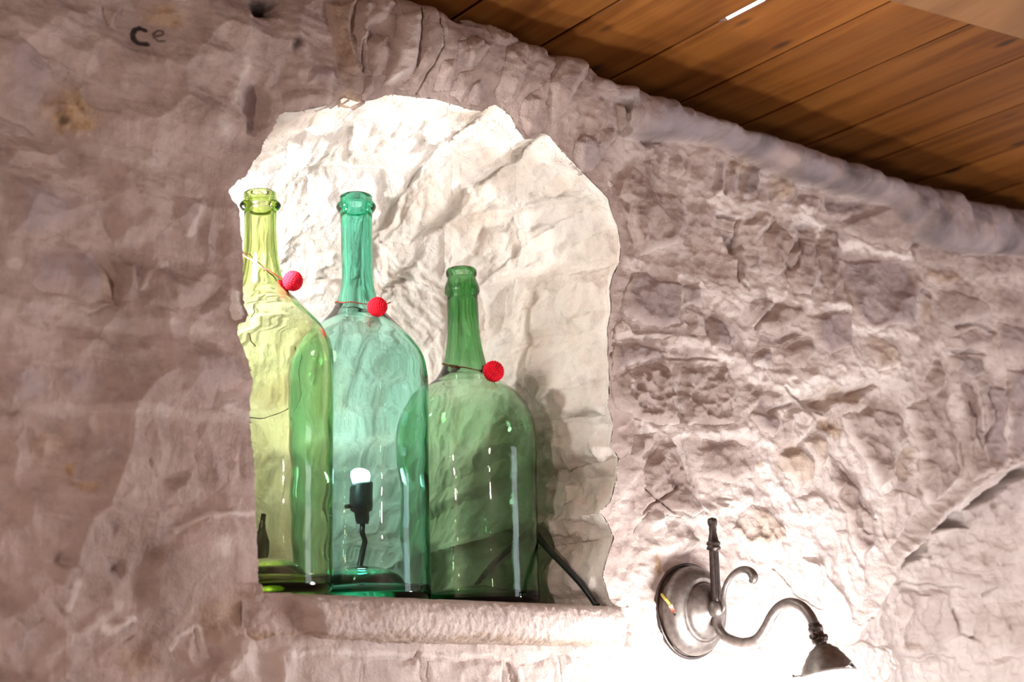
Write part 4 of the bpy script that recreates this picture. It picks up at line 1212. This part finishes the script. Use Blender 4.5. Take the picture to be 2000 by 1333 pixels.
order = np.argsort(lab, kind='stable')
for k in range(len(D['STONES'])):
    sel = (LF == k).any(1) & solid
    if sel.sum() < 12:
        continue
    ids, f = sub(CO, F4, sel)
    co = CO[ids].copy()
    out_ = ~(inst[ids] & (lab[ids] == k))
    co[out_, 1] += 0.0006 + 0.0014 * sst(0.66, 0.85, co[out_, 0])
    # skirt: the sides of the stone run back into the mortar
    e = np.concatenate([f[:, [0, 1]], f[:, [1, 2]], f[:, [2, 3]], f[:, [3, 0]]])
    key = np.sort(e, 1)
    _, first, cnt = np.unique(key[:, 0].astype(np.int64) * 10**7 + key[:, 1], return_index=True, return_counts=True)
    be = e[first[cnt == 1]]
    n0 = len(co)
    bv = np.unique(be)
    mp = np.full(n0, -1)
    mp[bv] = n0 + np.arange(len(bv))
    back = co[bv].copy()
    back[:, 1] += 0.022
    ff = np.vstack([f, np.stack([be[:, 1], be[:, 0], mp[be[:, 0]], mp[be[:, 1]]], -1)])
    me = mesh_np('stone', np.vstack([co, back]), ff)
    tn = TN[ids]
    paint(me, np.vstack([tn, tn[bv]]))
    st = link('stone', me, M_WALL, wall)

# the rest of the wall, out of the frame
boxes('wall_core', [(-1.6, X0, 0.0, 0.10, 0, 2.4), (X1 - 0.002, 3.2, 0.0, 0.10, 0, 2.4), (X0, X1, 0.0, 0.10, 0, Z0), (-1.6, 3.2, 0.46, 0.5, 0, 2.6)], M_WALL, wall)

_wc = wall.children[-1]
paint(_wc.data, np.zeros((len(_wc.data.vertices), 4), np.float32))

# ------------------------------------------------------------------ lining of the niche
NU, NT = 860, 260


def niche(ox, oz, t):
    cx = 0.845
    a = t * np.pi / 2
    d = ND * np.sin(a)
    q = np.clip(d / ND, 0, 1)
    s = np.clip(1 - q**2.6, 0, 1)**0.42
    left = np.clip((0.75 - ox) / 0.1, 0, 1) * np.clip((2.17 - oz) / 0.15, 0, 1)
    bul = left * 0.062 * np.clip(d / 0.04, 0, 1)**0.7 * np.clip(s * 1.5, 0, 1)
    x = cx + (ox - cx) * s - bul
    z = ZS + (oz - ZS) * s**0.8
    return np.stack(np.broadcast_arrays(x, d, z), -1)


OO = resample(OUT, NU)
tt = np.linspace(0, 0.985, NT)
G = niche(OO[:, None, 0], OO[:, None, 1], tt[None])
N = np.cross(np.gradient(G, axis=0), np.gradient(G, axis=1))
N /= np.linalg.norm(N, axis=-1)[..., None] + 1e-12
if N[600, 100] @ np.array([-1.0, 0, 0]) < 0:
    N = -N            # towards the inside
UU = np.linspace(0, 1, NU)[:, None] * 1.45 + 0 * tt[None]
VV = 0 * UU + tt[None] * 0.42
wb = sst(0.50, 0.72, tt[None] + 0 * UU)
UM, VM = UU, VV
UU = UU * (1 - wb) + (G[..., 0] + 0.2) * wb
VV = VV * (1 - wb) + (G[..., 2] - 1.5) * wb
ux = UU + 0.006 * fbm(UU / 0.05, VV / 0.05, 203, 3) + 0.0015 * gn(UU / 0.008, VV / 0.008, 205)
vv = VV + 0.006 * fbm(UU / 0.05 + 9, VV / 0.05, 204, 3) + 0.0015 * gn(UU / 0.008 + 9, VV / 0.008, 206)
fade = sst(1.02, 0.86, tt[None] + 0 * UU)
sof = sst(0.30, 0.38, UM / 1.45) * sst(0.70, 0.60, UM / 1.45) * (1 - wb)      # crown of the vault: long split layers
hn = 0.006 * fbm(UU / 0.12, VV / 0.12, 211, 3)
hn += (1 - 0.5 * sof) * (0.17 * facet(ux, vv, 0.045, 221) + 0.20 * facet(ux + 3, vv, 0.019, 231)) + 0.0018 * fbm(UU / 0.010, VV / 0.010, 232, 3)
hn += sof * (0.20 * facet(ux * 0.55, vv * 1.8 + 0.35 * ux, 0.030, 241) + 0.16 * facet(ux * 0.5, vv * 2.2 + 0.4 * ux, 0.014, 251))
ntone = np.zeros(UU.shape + (4,), np.float32)
nlab = np.full(UU.shape, -1, np.int32); nls = np.full(UU.shape, -1.0, np.float32)
for k, (poly, H, A, F) in enumerate(D['NSTONES']):
    P = np.asarray(poly) * np.array([1.45, 0.42])
    i0 = max(0, int((P[:, 0].min() - 0.03) / 1.45 * (NU - 1))); i1 = int((P[:, 0].max() + 0.03) / 1.45 * (NU - 1)) + 1
    j0 = max(0, int((P[:, 1].min() - 0.03) / 0.42 / 0.985 * (NT - 1))); j1 = int((P[:, 1].max() + 0.03) / 0.42 / 0.985 * (NT - 1)) + 1
    sl = (slice(i0, i1), slice(j0, j1))
    gx, gy = ux[sl], vv[sl]
    sd = sdpoly(UM[sl] + 0.0022 * gn(UM[sl] / 0.012, VM[sl] / 0.012, 207), VM[sl] + 0.0022 * gn(UM[sl] / 0.012 + 7, VM[sl] / 0.012, 208), P)
    m = sst(-0.001, 0.011, sd)
    F2 = F * 0.0007
    fa = facet(gx + k, gy, F2, 400 + k) * 0.34 * A + facet(gx, gy + k, F2 * 0.4, 500 + k) * 0.24 * A
    h0 = hn[sl]
    hn[sl] = h0 * (1 - m) + (0.6 * h0 + H * 0.0011 + fa) * m
    lb = nlab[sl]; ls = nls[sl]
    take = (sd > ls) & (sd > -0.004)
    lb[take] = k; ls[take] = sd[take]
ntone[..., 1] = np.clip(0.5 + 0.9 * fbm(UU / 0.09, VV / 0.09, 261, 3), 0, 1) * 0.8
ntone[..., 0] = 0.30 * sst(0.05, 0.45, fbm(UU / 0.05, VV / 0.05, 262, 4)) * (nlab < 0)
edge = sst(0.0, 0.05, tt[None] + 0 * UU)
G2 = G + N * (hn * fade * edge)[..., None]
# first ring: on the face of the wall
hi = np.clip(np.searchsorted(zs, OO[:, 1]), 0, nz - 1); xi = np.clip(np.searchsorted(xs, OO[:, 0]), 0, nx - 1)
face_y = -h[hi, xi]
blend = np.clip(1 - tt / 0.12, 0, 1)**2
G2[..., 1] += blend[None] * (face_y[:, None] + 0.0008)
ring = G2[:, :1].copy()
cdir = OO - np.array([0.845, 1.93]); cdir /= np.linalg.norm(cdir, axis=1)[:, None]
ring[:, 0, 0] += cdir[:, 0] * 0.006; ring[:, 0, 2] += cdir[:, 1] * 0.006; ring[:, 0, 1] += 0.006
G3 = np.concatenate([ring, G2], 1)
pad = lambda a: np.concatenate([a[:, :1], a], 1)
NT2 = NT + 1
idn = np.arange(NU * NT2).reshape(NU, NT2)
FN = np.stack([idn[:-1, :-1], idn[1:, :-1], idn[1:, 1:], idn[:-1, 1:]], -1).reshape(-1, 4)
CN = G3.reshape(-1, 3)
NN = pad(N).reshape(-1, 3)
TNn = pad(ntone).reshape(-1, 4)
labn = pad(nlab).reshape(-1); lsn = pad(nls).reshape(-1)
insn = (labn >= 0) & (lsn > 0)
LFn = np.where(insn, labn, -1)[FN]
cm = CN - NN * np.where(insn, 0.0010, 0)[:, None]
ids, f = sub(cm, FN, ~((lsn > 0.004) & (labn >= 0))[FN].all(1))
me = mesh_np('niche_lining', cm[ids], f)
paint(me, TNn[ids])
lining = link('niche_lining', me, M_NICHE)
tag(lining, 'pale rough limestone lining of the arched niche', kind='structure')
for k in range(len(D['NSTONES'])):
    sel = (LFn == k).any(1)
    if sel.sum() < 12:
        continue
    ids, f = sub(CN, FN, sel)
    co = CN[ids].copy()
    out_ = ~(insn[ids] & (labn[ids] == k))
    co[out_] -= NN[ids][out_] * 0.002
    e = np.concatenate([f[:, [0, 1]], f[:, [1, 2]], f[:, [2, 3]], f[:, [3, 0]]])
    key = np.sort(e, 1)
    _, first, cnt = np.unique(key[:, 0].astype(np.int64) * 10**7 + key[:, 1], return_index=True, return_counts=True)
    be = e[first[cnt == 1]]
    n0 = len(co)
    bv = np.unique(be)
    mp = np.full(n0, -1)
    mp[bv] = n0 + np.arange(len(bv))
    ff = np.vstack([f, np.stack([be[:, 1], be[:, 0], mp[be[:, 0]], mp[be[:, 1]]], -1)])
    me = mesh_np('stone', np.vstack([co, co[bv] - NN[ids][bv] * 0.02]), ff)
    tn = TNn[ids]
    paint(me, np.vstack([tn, tn[bv]]))
    link('stone', me, M_NICHE, lining)

# ------------------------------------------------------------------ sill
sx = np.arange(0.604, 1.075, 0.0011)
SP = spline([(0.36, 1.708), (0.10, 1.708), (0.02, 1.7082), (0.0, 1.7078), (-0.009, 1.7052), (-0.017, 1.699), (-0.0225, 1.690), (-0.0225, 1.680), (-0.017, 1.6715), (-0.007, 1.6665), (0.004, 1.6645), (0.03, 1.664)], 260)
SP = np.vstack([SP[:1], SP[100:]]) if False else SP
PY = SP[None, :, 0] + 0 * sx[:, None]; PZ = SP[None, :, 1] + 0 * sx[:, None]
SX = sx[:, None] + 0 * PY
dd = np.r_[0, np.cumsum(np.hypot(*np.diff(SP, axis=0).T))][None] + 0 * SX
nose = sst(0.0, -0.004, PY)
broken = 1 - sst(0.655, 0.678, SX + 0.5 * (PZ - 1.69) + 0.004 * gn(PZ / 0.01, SX / 0.01, 303))
endr = sst(1.062, 1.048, SX + 0.2 * (1.69 - PZ))
PY = np.where(PY < 0, PY * (1 - 0.80 * broken) * endr * sst(0.604, 0.622, SX), PY)
disp = 0.0022 * fbm(SX / 0.05, dd / 0.03, 301, 3) + 0.0016 * fbm(SX / 0.007, dd / 0.006, 302, 3) + 0.07 * facet(SX, dd, 0.016, 305)
PY = PY - disp * sst(0.03, 0.0, PY)
PZ = PZ - 0.4 * disp * sst(1.705, 1.69, PZ) - np.where(PY > -0.004, np.abs(disp) * 0.4, 0)
stone_tone = np.zeros(SX.shape + (4,), np.float32)
stone_tone[..., 0] = 0.35 * sst(0.2, 0.6, fbm(SX / 0.04, dd / 0.02, 306, 3)) + 0.4 * sst(1.676, 1.668, PZ)
stone_tone[..., 1] = 0.35 * (1 - broken)
a, b = SX.shape
ii = np.arange(a * b).reshape(a, b)
f = np.stack([ii[:-1, :-1], ii[:-1, 1:], ii[1:, 1:], ii[1:, :-1]], -1).reshape(-1, 4)
me = mesh_np('trim_1', np.stack([SX, PY, PZ], -1).reshape(-1, 3), f)
paint(me, stone_tone.reshape(-1, 4))
sill = link('trim_1', me, M_WALL)
tag(sill, 'rounded stone sill ledge of the niche, chipped at one end', kind='structure')

# ------------------------------------------------------------------ ceiling: planks on a backing, one open joint
ZC = 2.372
ceil = boxes('ceiling', [(-1.6, 1.118, -3.4, 0.5, ZC + 0.019, ZC + 0.05), (1.235, 3.2, -3.4, 0.5, ZC + 0.019, ZC + 0.05), (1.118, 1.235, 0.0, 0.5, ZC + 0.019, ZC + 0.05), (1.118, 1.235, -3.4, -0.222, ZC + 0.019, ZC + 0.05)], M_PLANK)
tag(ceil, 'ceiling of orange pine planks', kind='structure')
JX = [-1.53 + 0.1262 * i for i in range(20)] + [0.994, 1.1235, 1.247, 1.369, 1.497, 1.623, 1.750, 1.883] + [2.009 + 0.1262 * i for i in range(10)]
for i in range(len(JX) - 1):
    x0 = JX[i] + 0.0018; x1 = JX[i + 1] - 0.0018
    y0, y1 = -3.38, 0.08
    if abs(JX[i] - 1.1235) < 1e-6:          # open joint: a chipped length of this board lets the daylight in
        pl = [(x0, y0), (x1, y0), (x1, y1), (x0, y1), (x0, -0.134), (x0 + 0.0042, -0.142), (x0 + 0.0050, -0.20), (x0 + 0.001, -0.216), (x0, -0.22)]
    else:
        pl = [(x0, y0), (x1, y0), (x1, y1), (x0, y1)]
    n = len(pl)
    bvl = 0.0016
    cxm = (x0 + x1) / 2
    co = [(x + (bvl if x < cxm else -bvl), y, ZC) for x, y in pl] + [(x, y, ZC + bvl) for x, y in pl] + [(x + (0.026 if q in (5, 6, 7) else 0.0), y + (0.022 if q in (5, 6, 7) else 0.0), ZC + 0.0188) for q, (x, y) in enumerate(pl)]
    fs = [tuple(range(n))[::-1], tuple(range(2 * n, 3 * n))]
    for q in range(n):
        w = (q + 1) % n
        fs += [(q, w, n + w, n + q), (n + q, n + w, 2 * n + w, 2 * n + q)]
    me = bpy.data.meshes.new('plank')
    me.from_pydata(co, [], fs)
    link('plank', me, M_PLANK, ceil, smooth=False)
# beam across the planks
bd = Vector((1.0, -0.150, 0)).normalized()
beam = boxes('ceiling_beam', [(-2.0, 2.6, -0.16, 0.0, 0.0, 0.122)], M_BEAM, bevel=0.004)
beam.data.transform(Matrix.Rotation(0, 4, 'Z'))
beam.location = (1.03, -0.425, 2.2505)
beam.rotation_euler = (0, 0, math.atan2(bd.y, bd.x))
tag(beam, 'pale pine ceiling beam crossing below the planks', 'beam', kind='structure')

# the room behind the lens
tag(boxes('floor', [(-1.6, 3.2, -3.4, 0.5, -0.05, 0.0)], M_FLOOR), 'stone floor', kind='structure')
tag(boxes('wall_left', [(-1.65, -1.6, -3.4, 0.5, 0.0, 2.45)], M_PLASTER), 'plain plastered side wall', kind='structure')
tag(boxes('wall_right', [(3.2, 3.25, -3.4, 0.5, 0.0, 2.45)], M_PLASTER), 'plain plastered side wall', kind='structure')
tag(boxes('wall_back', [(-1.65, 3.25, -3.45, -3.4, 0.0, 2.45)], M_PLASTER), 'plain plastered rear wall', kind='structure')

# ------------------------------------------------------------------ bottles
BL = [('glass_bottle', 'tall olive-yellow glass bottle, partly hidden by the niche edge', 0.010, 0.030),
      ('glass_bottle', 'tall blue-green glass bottle standing between the two others', 0.010, 0.034),
      ('glass_bottle', 'shorter broad moss-green glass bottle beside the black cord', 0.010, 0.020)]


def make_bottle(i):
    b = D['BOTTLES'][i]
    name, lab_, br, punt = BL[i]
    pr = np.array(b['prof'])[::-1]                 # from low to high
    rb = pr[0, 0]
    zt = pr[-1, 1]; rt = pr[-1, 0]
    out_ = spline(np.vstack([[rb, br + 0.002], pr]), 260)
    corner = [(rb - br + br * math.sin(a), br - br * math.cos(a)) for a in np.linspace(0, math.pi / 2, 10)]
    base = [(0.0004, punt), (rb * 0.25, punt * 0.93), (rb * 0.5, punt * 0.68), (rb * 0.72, punt * 0.28), (rb - br - 0.004, 0.002), (rb - br - 0.001, 0.0)]
    base = spline(base, 26).tolist()
    neck = pr[pr[:, 1] > zt - 0.11]
    rn = neck[:, 0].min()
    t = 0.0034
    tn_ = (0.0048, 0.0062, 0.0062)[i]
    zi = np.linspace(0.016, zt - 0.004, 240)
    ro = np.interp(zi, out_[:, 1], out_[:, 0])
    ri = ro - t
    nk = zi > zt - 0.06
    ri[nk] = np.minimum(ri[nk], rn - tn_)
    ri = np.minimum(ri, ro - t - (tn_ - t) * sst(0.045, 0.022, ro))
    ri = np.convolve(np.pad(ri, 4, mode='edge'), np.ones(9) / 9, 'valid')
    lipc = [(rt + 0.0, zt), (rt - 0.0015, zt + 0.0012), (rt - 0.003, zt + 0.0012), (ri[-1] + 0.0005, zt - 0.0006)]
    rbi = ri[0]
    ib = spline([(rbi, zi[0]), (rbi - 0.004, 0.0115), (rbi * 0.80, 0.0105), (rbi * 0.55, punt * 0.72 + 0.006), (rbi * 0.28, punt + 0.005), (0.0004, punt + 0.008)], 30)
    inner = np.stack([ri, zi], 1)[::-1]
    prof = np.vstack([base, corner, out_[1:], lipc, inner, ib[1:]])
    n_in = len(inner) + len(ib) - 1
    flag = np.zeros(len(prof)); flag[-n_in:] = 1
    rs = np.random.RandomState(7 + i)

    def wav(p, th):
        z = p[:, 1][:, None]; T = th[None]
        w = 0
        for q in range(1, 7):
            a, c, d = rs.rand(3)
            w = w + (0.0045 / q**0.6) * np.sin(q * T + 6.28 * a + z * (40 + 90 * c)) * np.cos(z * 60 * d + 6.28 * c)
        fl = flag[:, None]
        low = np.clip(p[:, 1][:, None] / 0.03, 0, 1)
        return 1 + w * (0.35 + 0.9 * fl) * low

    o = lathe('glass_bottle', prof, 112, M_GLASS[i], noise=wav)
    o.location = (b['x'], b['y'], ZS + 0.0022)
    o.rotation_euler = (0, math.atan(b['tilt']), 0)
    tag(o, lab_, 'bottle', 'glass bottles standing in the niche')
    return o, out_


bots = [make_bottle(i) for i in range(3)]

# ------------------------------------------------------------------ crocheted balls on their threads
BALL_L = ['crocheted red ball tied to the neck of the olive-yellow bottle', 'crocheted red ball tied to the neck of the blue-green bottle', 'crocheted red ball tied to the neck of the shorter moss-green bottle']
THREAD = D['THREAD']
for i, (bx, by, bz, br) in enumerate(D['BALLS']):
    t = empty('crochet_ball', (bx, by, bz))
    tag(t, BALL_L[i], 'ornament', 'red crocheted balls on the bottles')
    nu, nv = 120, 66
    th = np.linspace(0, 2 * np.pi, nu, endpoint=False)[None]
    ph = np.linspace(0.0, np.pi, nv)[:, None]
    rows = 13
    rowp = ph / np.pi * rows
    ri_ = np.floor(rowp)
    nst = np.maximum(3, np.round(20 * np.sin((ri_ + 0.5) / rows * np.pi)))
    fr = rowp - ri_
    st = np.abs(np.sin(np.pi * fr))**0.7 * (0.55 + 0.45 * np.abs(np.sin(th * nst / 2 + ri_ * 1.3 + 1.2 * np.abs(fr - 0.5))))
    r = br * (0.93 + 0.085 * st + 0.012 * np.sin(3 * th + i) * np.sin(ph * 2))
    co = np.stack([r * np.sin(ph) * np.cos(th), r * np.sin(ph) * np.sin(th), r * np.cos(ph)], -1).reshape(-1, 3)
    co = co @ np.array(Matrix.Rotation(0.6 + i, 3, 'X') @ Matrix.Rotation(0.4 * i, 3, 'Y')).T
    ii = np.arange(nv * nu).reshape(nv, nu)
    f = np.stack([ii[:-1], ii[1:], np.roll(ii[1:], -1, 1), np.roll(ii[:-1], -1, 1)], -1).reshape(-1, 4)
    link('yarn_ball', mesh_np('yarn_ball', co, f), M_RED, t)
    # thread loop round the neck, hanging lower on the ball's side
    b = D['BOTTLES'][i]
    dz0, dzs, extra = THREAD[i]
    ax = b['x'] + b['tilt'] * (bz - ZS)
    ang = math.atan2(by - b['y'], bx - ax)
    prn = bots[i][1]
    pts = []
    for a in np.linspace(0, 2 * np.pi, 90, endpoint=False):
        c = math.cos(a)
        z = bz + dz0 + dzs * (1 - c) / 2
        R = np.interp(z - ZS, prn[:, 1], prn[:, 0]) + 0.0011
        A = ang + a
        xx = b['x'] + b['tilt'] * (z - ZS) + R * math.cos(A)
        yy = b['y'] + R * math.sin(A)
        pts.append((xx - bx, yy - by, z - bz + 0.0006 * math.sin(7 * a)))
    tube('thread', np.array(pts), 0.00062, M_THREAD, t, seg=6, closed=True)
    p0 = np.array(pts[0])
    tube('thread', spline([p0, p0 * 0.75 + np.array([0, 0, 0.0008]), np.array([p0[0] * 0.45, p0[1] * 0.45, br * 0.55])], 10), 0.0006, M_THREAD, t, seg=6)
    if extra:
        e0 = np.array(pts[extra[0]])
        tube('thread_end', spline([e0, e0 + np.array(extra[1]) * 0.5 + np.array([0, 0, 0.001]), e0 + np.array(extra[1])], 10), 0.00055, M_THREAD, t, seg=6)

# ------------------------------------------------------------------ reflector lamp and its cord behind the bottles
nl = empty('niche_lamp', (0.876, 0.240, ZS))
tag(nl, 'small lit bulb in a black holder behind the blue-green bottle, with black cord', 'lamp')
L = lambda x, y, z: (x - 0.876, y - 0.240, z - ZS)
so = lathe('socket', [(0.0003, 0), (0.008, 0), (0.0095, 0.003), (0.0095, 0.010), (0.0135, 0.013), (0.0145, 0.020), (0.0145, 0.040), (0.0125, 0.042), (0.0125, 0.036), (0.0003, 0.036)], 28, M_SOCKET, nl)
so.location = L(0.877, 0.240, 1.815); so.rotation_euler = (0.05, -0.12, 0)
bu = lathe('bulb', [(0.0003, 0), (0.009, 0.0), (0.0115, 0.006), (0.0125, 0.012), (0.0110, 0.019), (0.006, 0.0235), (0.0003, 0.0245)], 24, M_BULB, nl)
bu.location = L(0.8725, 0.240, 1.854); bu.rotation_euler = (0.05, -0.12, 0)
tube('switch_knob', [L(0.862, 0.240, 1.835), L(0.853, 0.240, 1.833)], 0.004, M_SOCKET, nl, seg=10)
cp = [(0.877, 0.240, 1.816), (0.874, 0.238, 1.805), (0.879, 0.240, 1.790), (0.875, 0.241, 1.772), (0.871, 0.238, 1.755), (0.874, 0.238, 1.742), (0.882, 0.240, 1.728), (0.895, 0.242, 1.7135), (0.915, 0.244, 1.7125), (0.945, 0.238, 1.7125), (0.985, 0.236, 1.714), (1.006, 0.224, 1.728), (1.024, 0.192, 1.762), (1.0375, 0.150, 1.792), (1.0355, 0.118, 1.799), (1.0294, 0.099, 1.7878), (1.0282, 0.08, 1.7737), (1.0294, 0.052, 1.7517), (1.0293, 0.026, 1.7311), (1.0287, 0.011, 1.7172), (1.0295, 0.003, 1.7079)]
tube('cord', np.array([L(*p) for p in spline(cp, 150)]), 0.0037, M_RUBBER, nl, seg=12)
# plug and loop of flex at the other side, showing through the olive bottle
fx = empty('cable_plug', (0.7235, 0.20, ZS))
tag(fx, 'black plug with a loop of flex standing behind the olive-yellow bottle', 'plug')
Q = lambda p: (p[0] - 0.7235, p[1] - 0.20, p[2] - ZS)
pb = lathe('plug_body', [(0.0003, 0.0), (0.0055, 0.0005), (0.0085, 0.004), (0.0092, 0.012), (0.0088, 0.024), (0.0068, 0.031), (0.0045, 0.036), (0.0042, 0.040), (0.0003, 0.0405)], 24, M_RUBBER, fx)
pb.location = Q((0.7235, 0.200, 1.7560)); pb.rotation_euler = (0.0, 0.03, 0)
tube('plug_pin', [Q((0.7245, 0.200, 1.7955)), Q((0.7262, 0.200, 1.8055))], 0.0034, M_RUBBER, fx, seg=10)
tube('flex', [Q(p) for p in spline([(0.7235, 0.200, 1.7565), (0.722, 0.201, 1.740), (0.712, 0.204, 1.722), (0.690, 0.208, 1.7118), (0.650, 0.200, 1.7118), (0.612, 0.190, 1.7118)], 50)], 0.0029, M_RUBBER, fx, seg=10)

# thin broken wire hanging behind the olive bottle
hw = empty('hanging_wire', D['WIRE'][0][0])
tag(hw, 'thin dark bent wire hanging behind the olive-yellow bottle', 'wire')
for pts in D['WIRE']:
    q = np.array(pts) - np.array(D['WIRE'][0][0])
    tube('strand', spline(q, 40), 0.0007, M_WIRE, hw, seg=6)

# ------------------------------------------------------------------ wall lamp
SXC = 1.1598
sc = empty('wall_lamp', (SXC, -0.012, 1.7053))
tag(sc, 'aged metal wall lamp with swan neck arm and lit opal glass shade', 'lamp')
S = lambda y, z, x=0.0: (x, y + 0.012, z - 1.7053)
bp_ = lathe('backplate', [(0.0003, 0.036), (0.007, 0.036), (0.010, 0.034), (0.014, 0.030), (0.022, 0.0262), (0.0285, 0.0215), (0.0305, 0.0190), (0.0310, 0.0165), (0.0335, 0.0155), (0.0345, 0.0165), (0.0375, 0.0160), (0.0440, 0.0125), (0.0485, 0.0070), (0.0500, 0.0020), (0.0500, -0.003), (0.0470, -0.004), (0.0003, -0.004)], 72, M_METAL, sc)
bp_.rotation_euler = (math.radians(90) + 0.05, 0, 0.10)
tube('back_ring', [(0.0505 * math.cos(a), 0.006 + 0.001 * math.sin(3 * a), 0.0520 * math.sin(a)) for a in np.linspace(0, 2 * math.pi, 60, endpoint=False)], 0.0022, M_BRONZE, sc, seg=8, closed=True)
tube('stub', [S(-0.030, 1.7053), S(-0.046, 1.7053)], 0.0075, M_METAL, sc, seg=20)
kb = lathe('knob', [(0.0003, -0.0105), (0.005, -0.0092), (0.0085, -0.006), (0.0100, 0.0), (0.0085, 0.006), (0.005, 0.0092), (0.0003, 0.0105)], 28, M_METAL, sc)
kb.location = S(-0.0480, 1.7050)
rd = lathe('rod', [(0.0003, 0.0), (0.0058, 0.0), (0.0056, 0.012), (0.0054, 0.060), (0.0052, 0.0625), (0.0078, 0.0635), (0.0080, 0.066), (0.0064, 0.0672), (0.0078, 0.0690), (0.0078, 0.0712), (0.0060, 0.0730), (0.0050, 0.078), (0.0040, 0.083), (0.0044, 0.086), (0.0040, 0.0885), (0.0052, 0.0915), (0.0056, 0.0945), (0.0048, 0.0978), (0.0003, 0.0995)], 24, M_BRONZE, sc)
rd.location = S(-0.0486, 1.7075)
cu = spline([S(-0.0560, 1.7010), S(-0.0585, 1.7035), S(-0.0595, 1.7156), S(-0.0632, 1.7277), S(-0.0715, 1.7375), S(-0.0835, 1.7438), S(-0.0960, 1.7445), S(-0.1045, 1.7400), S(-0.1068, 1.7340), S(-0.1035, 1.7305)], 60)
tube('scroll_hook', cu, np.interp(np.linspace(0, 1, 60), [0, 0.1, 0.55, 0.8, 0.93, 1], [0.0018, 0.0026, 0.0032, 0.0042, 0.0054, 0.0036]), M_METAL, sc, seg=14)
ar = spline([S(-0.0480, 1.7000), S(-0.0478, 1.6930), S(-0.0497, 1.6850), S(-0.0564, 1.6765), S(-0.0715, 1.6696), S(-0.0889, 1.6666), S(-0.1065, 1.6696), S(-0.1199, 1.6803), S(-0.1305, 1.6931), S(-0.1429, 1.7020), S(-0.1583, 1.7047), S(-0.1741, 1.6990), S(-0.1837, 1.6889), S(-0.1890, 1.6783)], 110)
tube('swan_neck_arm', ar, 0.0053, M_METAL, sc, seg=18)
jd = np.array([-0.008, -0.0205]); jd /= np.linalg.norm(jd)
J0 = np.array([-0.187, 1.682])
def jp(t): q = J0 + jd * t; return S(q[0], q[1])
sj = tube('swivel_joint', [jp(0), jp(0.004), jp(0.0045), jp(0.009), jp(0.0095), jp(0.016), jp(0.0165), jp(0.0205), jp(0.021), jp(0.028)], np.array([0.0062, 0.0062, 0.0076, 0.0076, 0.0066, 0.0066, 0.0082, 0.0082, 0.0060, 0.0062]), M_BRONZE, sc, seg=20)
tube('joint_screw', [S(-0.1935, 1.668, -0.012), S(-0.1935, 1.668, 0.010)], 0.0032, M_BRONZE, sj, seg=10)
tilt = 0.185
cap = lathe('shade_fitter', [(0.0003, 0.0005), (0.0085, 0.0), (0.0095, -0.0015), (0.0150, -0.0050), (0.0158, -0.0072), (0.0200, -0.0120), (0.0208, -0.0142), (0.0250, -0.0200), (0.0256, -0.0222), (0.0282, -0.0270), (0.0290, -0.0300), (0.0284, -0.0310), (0.0262, -0.0290), (0.0245, -0.0240), (0.0120, -0.0080), (0.0003, -0.0060)], 56, M_METAL, sc)
cap.location = S(-0.1972, 1.6590); cap.rotation_euler = (-tilt, 0, 0)
axv = Vector((0, -math.sin(tilt), -math.cos(tilt)))
for a in (0.35, 2.45, 4.55):
    c = Vector((math.cos(a), math.sin(a), 0))
    Rm = Matrix.Rotation(-tilt, 3, 'X')
    p0 = Vector(cap.location) + Rm @ Vector((c.x * 0.026, c.y * 0.026, -0.0275))
    p1 = Vector(cap.location) + Rm @ Vector((c.x * 0.0345, c.y * 0.0345, -0.0275))
    p2 = Vector(cap.location) + Rm @ Vector((c.x * 0.0365, c.y * 0.0365, -0.0275))
    fs_ = tube('fitter_screw', [p0, p1, p1 + (p2 - p1) * 0.05, p2], np.array([0.0012, 0.0012, 0.0026, 0.0026]), M_BRONZE, cap, seg=10)
    fs_.matrix_parent_inverse = cap.matrix_basis.inverted()
sh = lathe('glass_shade', [(0.0003, -0.020), (0.020, -0.021), (0.0255, -0.0245), (0.0265, -0.031), (0.030, -0.037), (0.042, -0.047), (0.053, -0.062), (0.058, -0.080), (0.060, -0.098), (0.064, -0.110), (0.061, -0.110), (0.055, -0.085), (0.045, -0.060), (0.022, -0.035), (0.0003, -0.030)], 64, M_SHADE, sc)
sh.location = cap.location; sh.rotation_euler = cap.rotation_euler
w1 = tube('earth_wire', spline([S(-0.0100, 1.7220, -0.0456), S(-0.0205, 1.7172, -0.0518), S(-0.0235, 1.7131, -0.0502), S(-0.0250, 1.7092, -0.0480)], 16), 0.0017, M_YELLOW, sc, seg=8)
w1['label'] = 'bare yellow wire end over the backplate rim'
w2 = tube('wire_sleeve', [S(-0.0250, 1.7092, -0.0480), S(-0.0275, 1.7013, -0.0454)], 0.0024, M_PINK, w1, seg=10)
w2['label'] = 'pink sleeve on the wire end'
tube('wire_tip', [S(-0.0275, 1.7013, -0.0454), S(-0.0285, 1.6979, -0.0442)], 0.0011, M_RUBBER, w1, seg=8)
# light that shines through the glass on to the stone behind it
for o in bpy.data.objects:
    if o.type == 'LIGHT' and o.name.startswith('niche_'):
        o.data.cycles.is_caustics_light = True
for o, _p in bots:
    o.cycles.is_caustics_caster = True
for o in [lining, sill, wall] + list(lining.children):
    o.cycles.is_caustics_receiver = True
